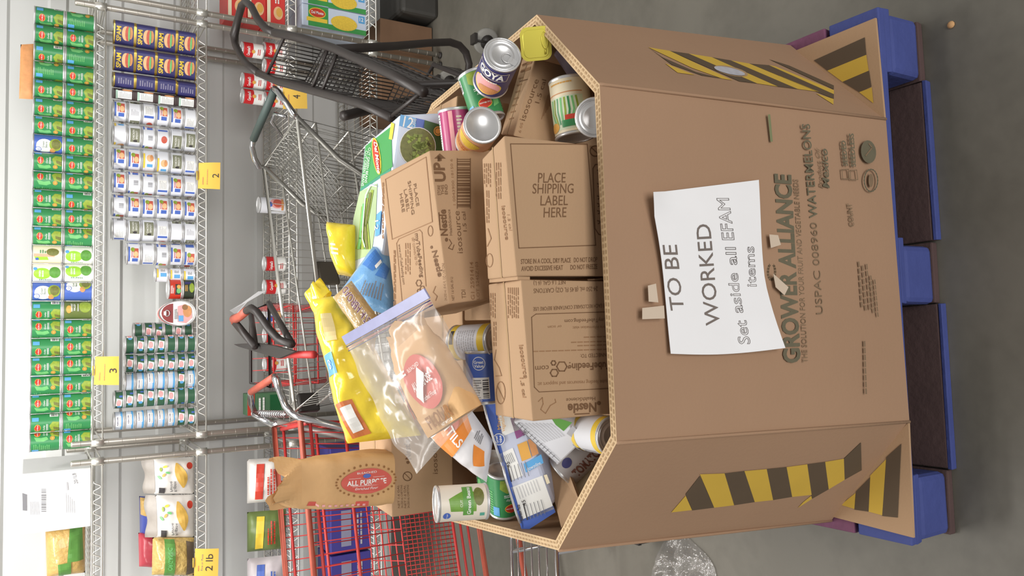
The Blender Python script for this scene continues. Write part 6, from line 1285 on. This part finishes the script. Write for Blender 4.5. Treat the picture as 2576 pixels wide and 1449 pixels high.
for k, (y0, y1, lb, xt) in enumerate(((1152, 1242, 'white penne bag next to the shelf post, its top folded grey', 388), (1246, 1352, 'white penne bag between another penne bag and the green-banded bag', 394))):
    t, f_, n_ = sbag('penne_bag', lb, [(xt, y1), (xt-4, y0), (488, y0-2), (488, y1)], 3.76, 0.042, M_pw, 5+k)
    m_ = MB(); D = Draw(m_, lambda u, v, l: f_(u, v, l), None, 0.0015)
    pts = [(0.22, 0.62), (0.36, 0.42), (0.62, 0.38), (0.86, 0.46), (0.98, 0.56), (0.86, 0.70), (0.62, 0.80), (0.40, 0.76)]
    for i in range(6): a = i/6; b_ = (i+1)/6; patch(D, [(0.20+0.68*a, 0.68-0.10*math.sin(3.14*a)-0.16*a), (0.20+0.68*b_, 0.68-0.10*math.sin(3.14*b_)-0.16*b_), (0.20+0.68*b_, 0.72+0.16*math.sin(3.14*b_)-0.16*b_), (0.20+0.68*a, 0.72+0.16*math.sin(3.14*a)-0.16*a)], M_penne, 2, 3)
    D.text('Penne', 0.24, 0.40, 0.07, M_dark, 4, w=0.30); D.text('Rigate', 0.24, 0.50, 0.07, M_dark, 4, w=0.30); patch(D, [(0.03, 0.10), (0.20, 0.10), (0.20, 0.24), (0.03, 0.24)], M_dark, 3, 3); D.ell(0.80, 0.86, 0.09, 0.08, M_redb, 4)
    for i, (u, v, mt) in enumerate(((0.7, 0.16, M_gny), (0.55, 0.22, M_ora), (0.78, 0.26, M_yel), (0.62, 0.32, M_gnl), (0.48, 0.12, M_gnl))): D.ell(u, v, 0.06, 0.03, mt, 3, rot=0.6*i)
    m_.build('bag_print', t)
    m_ = MB(); m_.grid(lambda u, v: f_(u, 0.02)+V((0.0, 0.035*v, 0.040*v+0.006*math.sin(u*9+k)*v)), 12, 5, mat('grey_bag_fold', (168, 160, 152), 0.35, var=0.25, scale=30)); m_.build('folded_top', t)
t, f_, n_ = sbag('pasta_bag', 'blue and yellow pasta bag lying behind the penne bags', [(352, 1345), (350, 1248), (408, 1252), (410, 1350)], 3.88, 0.06, mat('bag_blue', (70, 84, 168), 0.35, var=0.15, coat=0.3), 8)
m_ = MB(); D = Draw(m_, lambda u, v, l: f_(u, v, l), None, 0.0015); patch(D, [(0.0, 0.35), (1.0, 0.28), (1.0, 0.36), (0.0, 0.43)], M_yel, 3, 8); patch(D, [(0.55, 0.02), (0.98, 0.02), (0.98, 0.26), (0.55, 0.30)], M_nood, 2, 6); m_.build('bag_print', t)
t, f_, n_ = sbag('red_pasta_bag', 'red pasta bag slumped behind the green-banded bag', [(350, 1425), (348, 1340), (420, 1345), (420, 1430)], 3.86, 0.05, mat('bag_red', (196, 70, 84), 0.35, var=0.2, coat=0.3), 10)
t, f_, n_ = sbag('macaroni_bag', 'clear bag of dry macaroni with a green organic band, on the second shelf', [(382, 1446), (384, 1352), (488, 1352), (488, 1448)], 3.75, 0.055, mat('dry_macaroni', (206, 176, 104), 0.4, var=0.4, scale=60, bump=0.6, bscale=60, coat=0.5), 12)
m_ = MB(); D = Draw(m_, lambda u, v, l: f_(u, v, l), None, 0.0015); patch(D, [(0.02, 0.26), (0.98, 0.26), (0.98, 0.50), (0.02, 0.50)], M_bandg, 2, 10); D.text('ORGANIC', 0.5, 0.38, 0.10, M_gnl, 5, w=0.6); patch(D, [(0.05, 0.78), (0.95, 0.78), (0.9, 0.98), (0.1, 0.98)], mat('brown_window', (110, 96, 80), 0.35, var=0.3), 2, 8); m_.build('bag_print', t)
# ---------------------------------------------------------------- left-hand unit, lower shelves, seen through the red cart
M_pbox = mat('violet_blue_box', (72, 66, 150), 0.45, var=0.15, scale=14)
for k, (x1_, x0_, zb, h_) in enumerate(((-0.56, -0.80, z4, 0.20), (-0.81, -1.06, z4, 0.20), (-1.07, -1.30, z4, 0.20))):
    t, p_, n_ = carton_box('cereal_box', 'violet blue food box on the fourth shelf behind the red cart', (x1_, 3.74, zb+h_), (x0_, 3.74, zb+h_), (x1_, 3.95, zb+h_), (x0_, 3.95, zb+h_), h_-0.001, V((0, 0, -1)), M_pbox, False, 'box'); t['group'] = 'violet blue boxes behind the red cart'
    m_ = MB(); D = Draw(m_, lambda x, y, l, x0_=x0_, zb=zb: V((x0_+x, 3.7393-l, zb+y)), None, 0.0006); D.rect(0.03, 0.10, 0.20, 0.15, mat('box_grey_panel', (150, 150, 176), 0.5), 1); D.lines(0.03, 0.045, 0.19, 0.08, 2, M_lgrey, 1); m_.build('front_print', t)
for k, (xa, xb, mt, lb, cl) in enumerate(((-0.58, -0.78, M_pw, 'white bread bag on the third shelf behind the red cart', M_redb), (-0.82, -1.00, mat('bag_green2', (110, 128, 70), 0.4, var=0.3), 'green snack bag on the third shelf behind the red cart', M_yel), (-1.03, -1.28, mat('bag_pale', (214, 206, 210), 0.35, var=0.1), 'pale bag with blue letters on the third shelf at the far left', M_blu))):
    q = [V((xb, 3.80, z3+0.17)), V((xa, 3.80, z3+0.17)), V((xa, 3.76, z3+0.004)), V((xb, 3.76, z3+0.004))]; f_, r_, n_ = pillow(q, 0.05, 0.008, 18, 20+k, 2.6, 0.9); t = thing('food_bag', lb, 'bag', ((xa+xb)/2, 3.78, z3))
    m_ = MB(); m_.grid(lambda u, v: f_(u, v), 20, 20, mt); m_.grid(r_, 20, 20, mt); m_.build('bag', t); m_ = MB(); D = Draw(m_, lambda u, v, l: f_(u, v, l), None, 0.0015); patch(D, [(0.1, 0.2), (0.9, 0.25), (0.9, 0.45), (0.1, 0.4)], cl, 2, 8); D.lines(0.2, 0.52, 0.8, 0.76, 3, M_blu if k == 2 else M_redb, 4); m_.build('bag_print', t)
# ---------------------------------------------------------------- crumpled clear plastic on the floor
c_ = AZ(1730, 1440, 0.0); t = thing('plastic_wrap', 'crumpled clear plastic wrap lying on the concrete floor', 'wrap', c_)
def wrap(u, v):
    a = u*2*math.pi; r_ = 0.005+0.15*v; p_ = V((math.cos(a)*r_*1.1, math.sin(a)*r_, 0)); n_ = mnoise.noise(p_*18+V((3, 1, 0)))+0.6*mnoise.noise(p_*45)
    return c_+V((-0.05, 0, 0))+p_*(1+0.25*mnoise.noise(V((math.cos(a)*2, math.sin(a)*2, 5))))+V((0, 0, 0.006+max(0, (0.055+0.06*n_)*(1-v**3))))
m_ = MB(); m_.grid(wrap, 64, 24, film('crumpled_wrap', (214, 210, 205), 0.22, 0.16, 0.14, 0.8, 50.0), True, True); m_.build('film', t)
# a small tan pebble of debris by the pallet
p_ = AZ(2391, 62, 0.004); MB().lathe([(0.001, 0.0), (0.008, 0.0), (0.009, 0.003), (0.005, 0.006), (0.0001, 0.0065)], mat('tan_crumb', (206, 160, 110), 0.8), 10, TR((p_.x, p_.y, 0.0))).solid('crumb', 'small tan crumb on the floor beside the pallet corner', 'crumb')
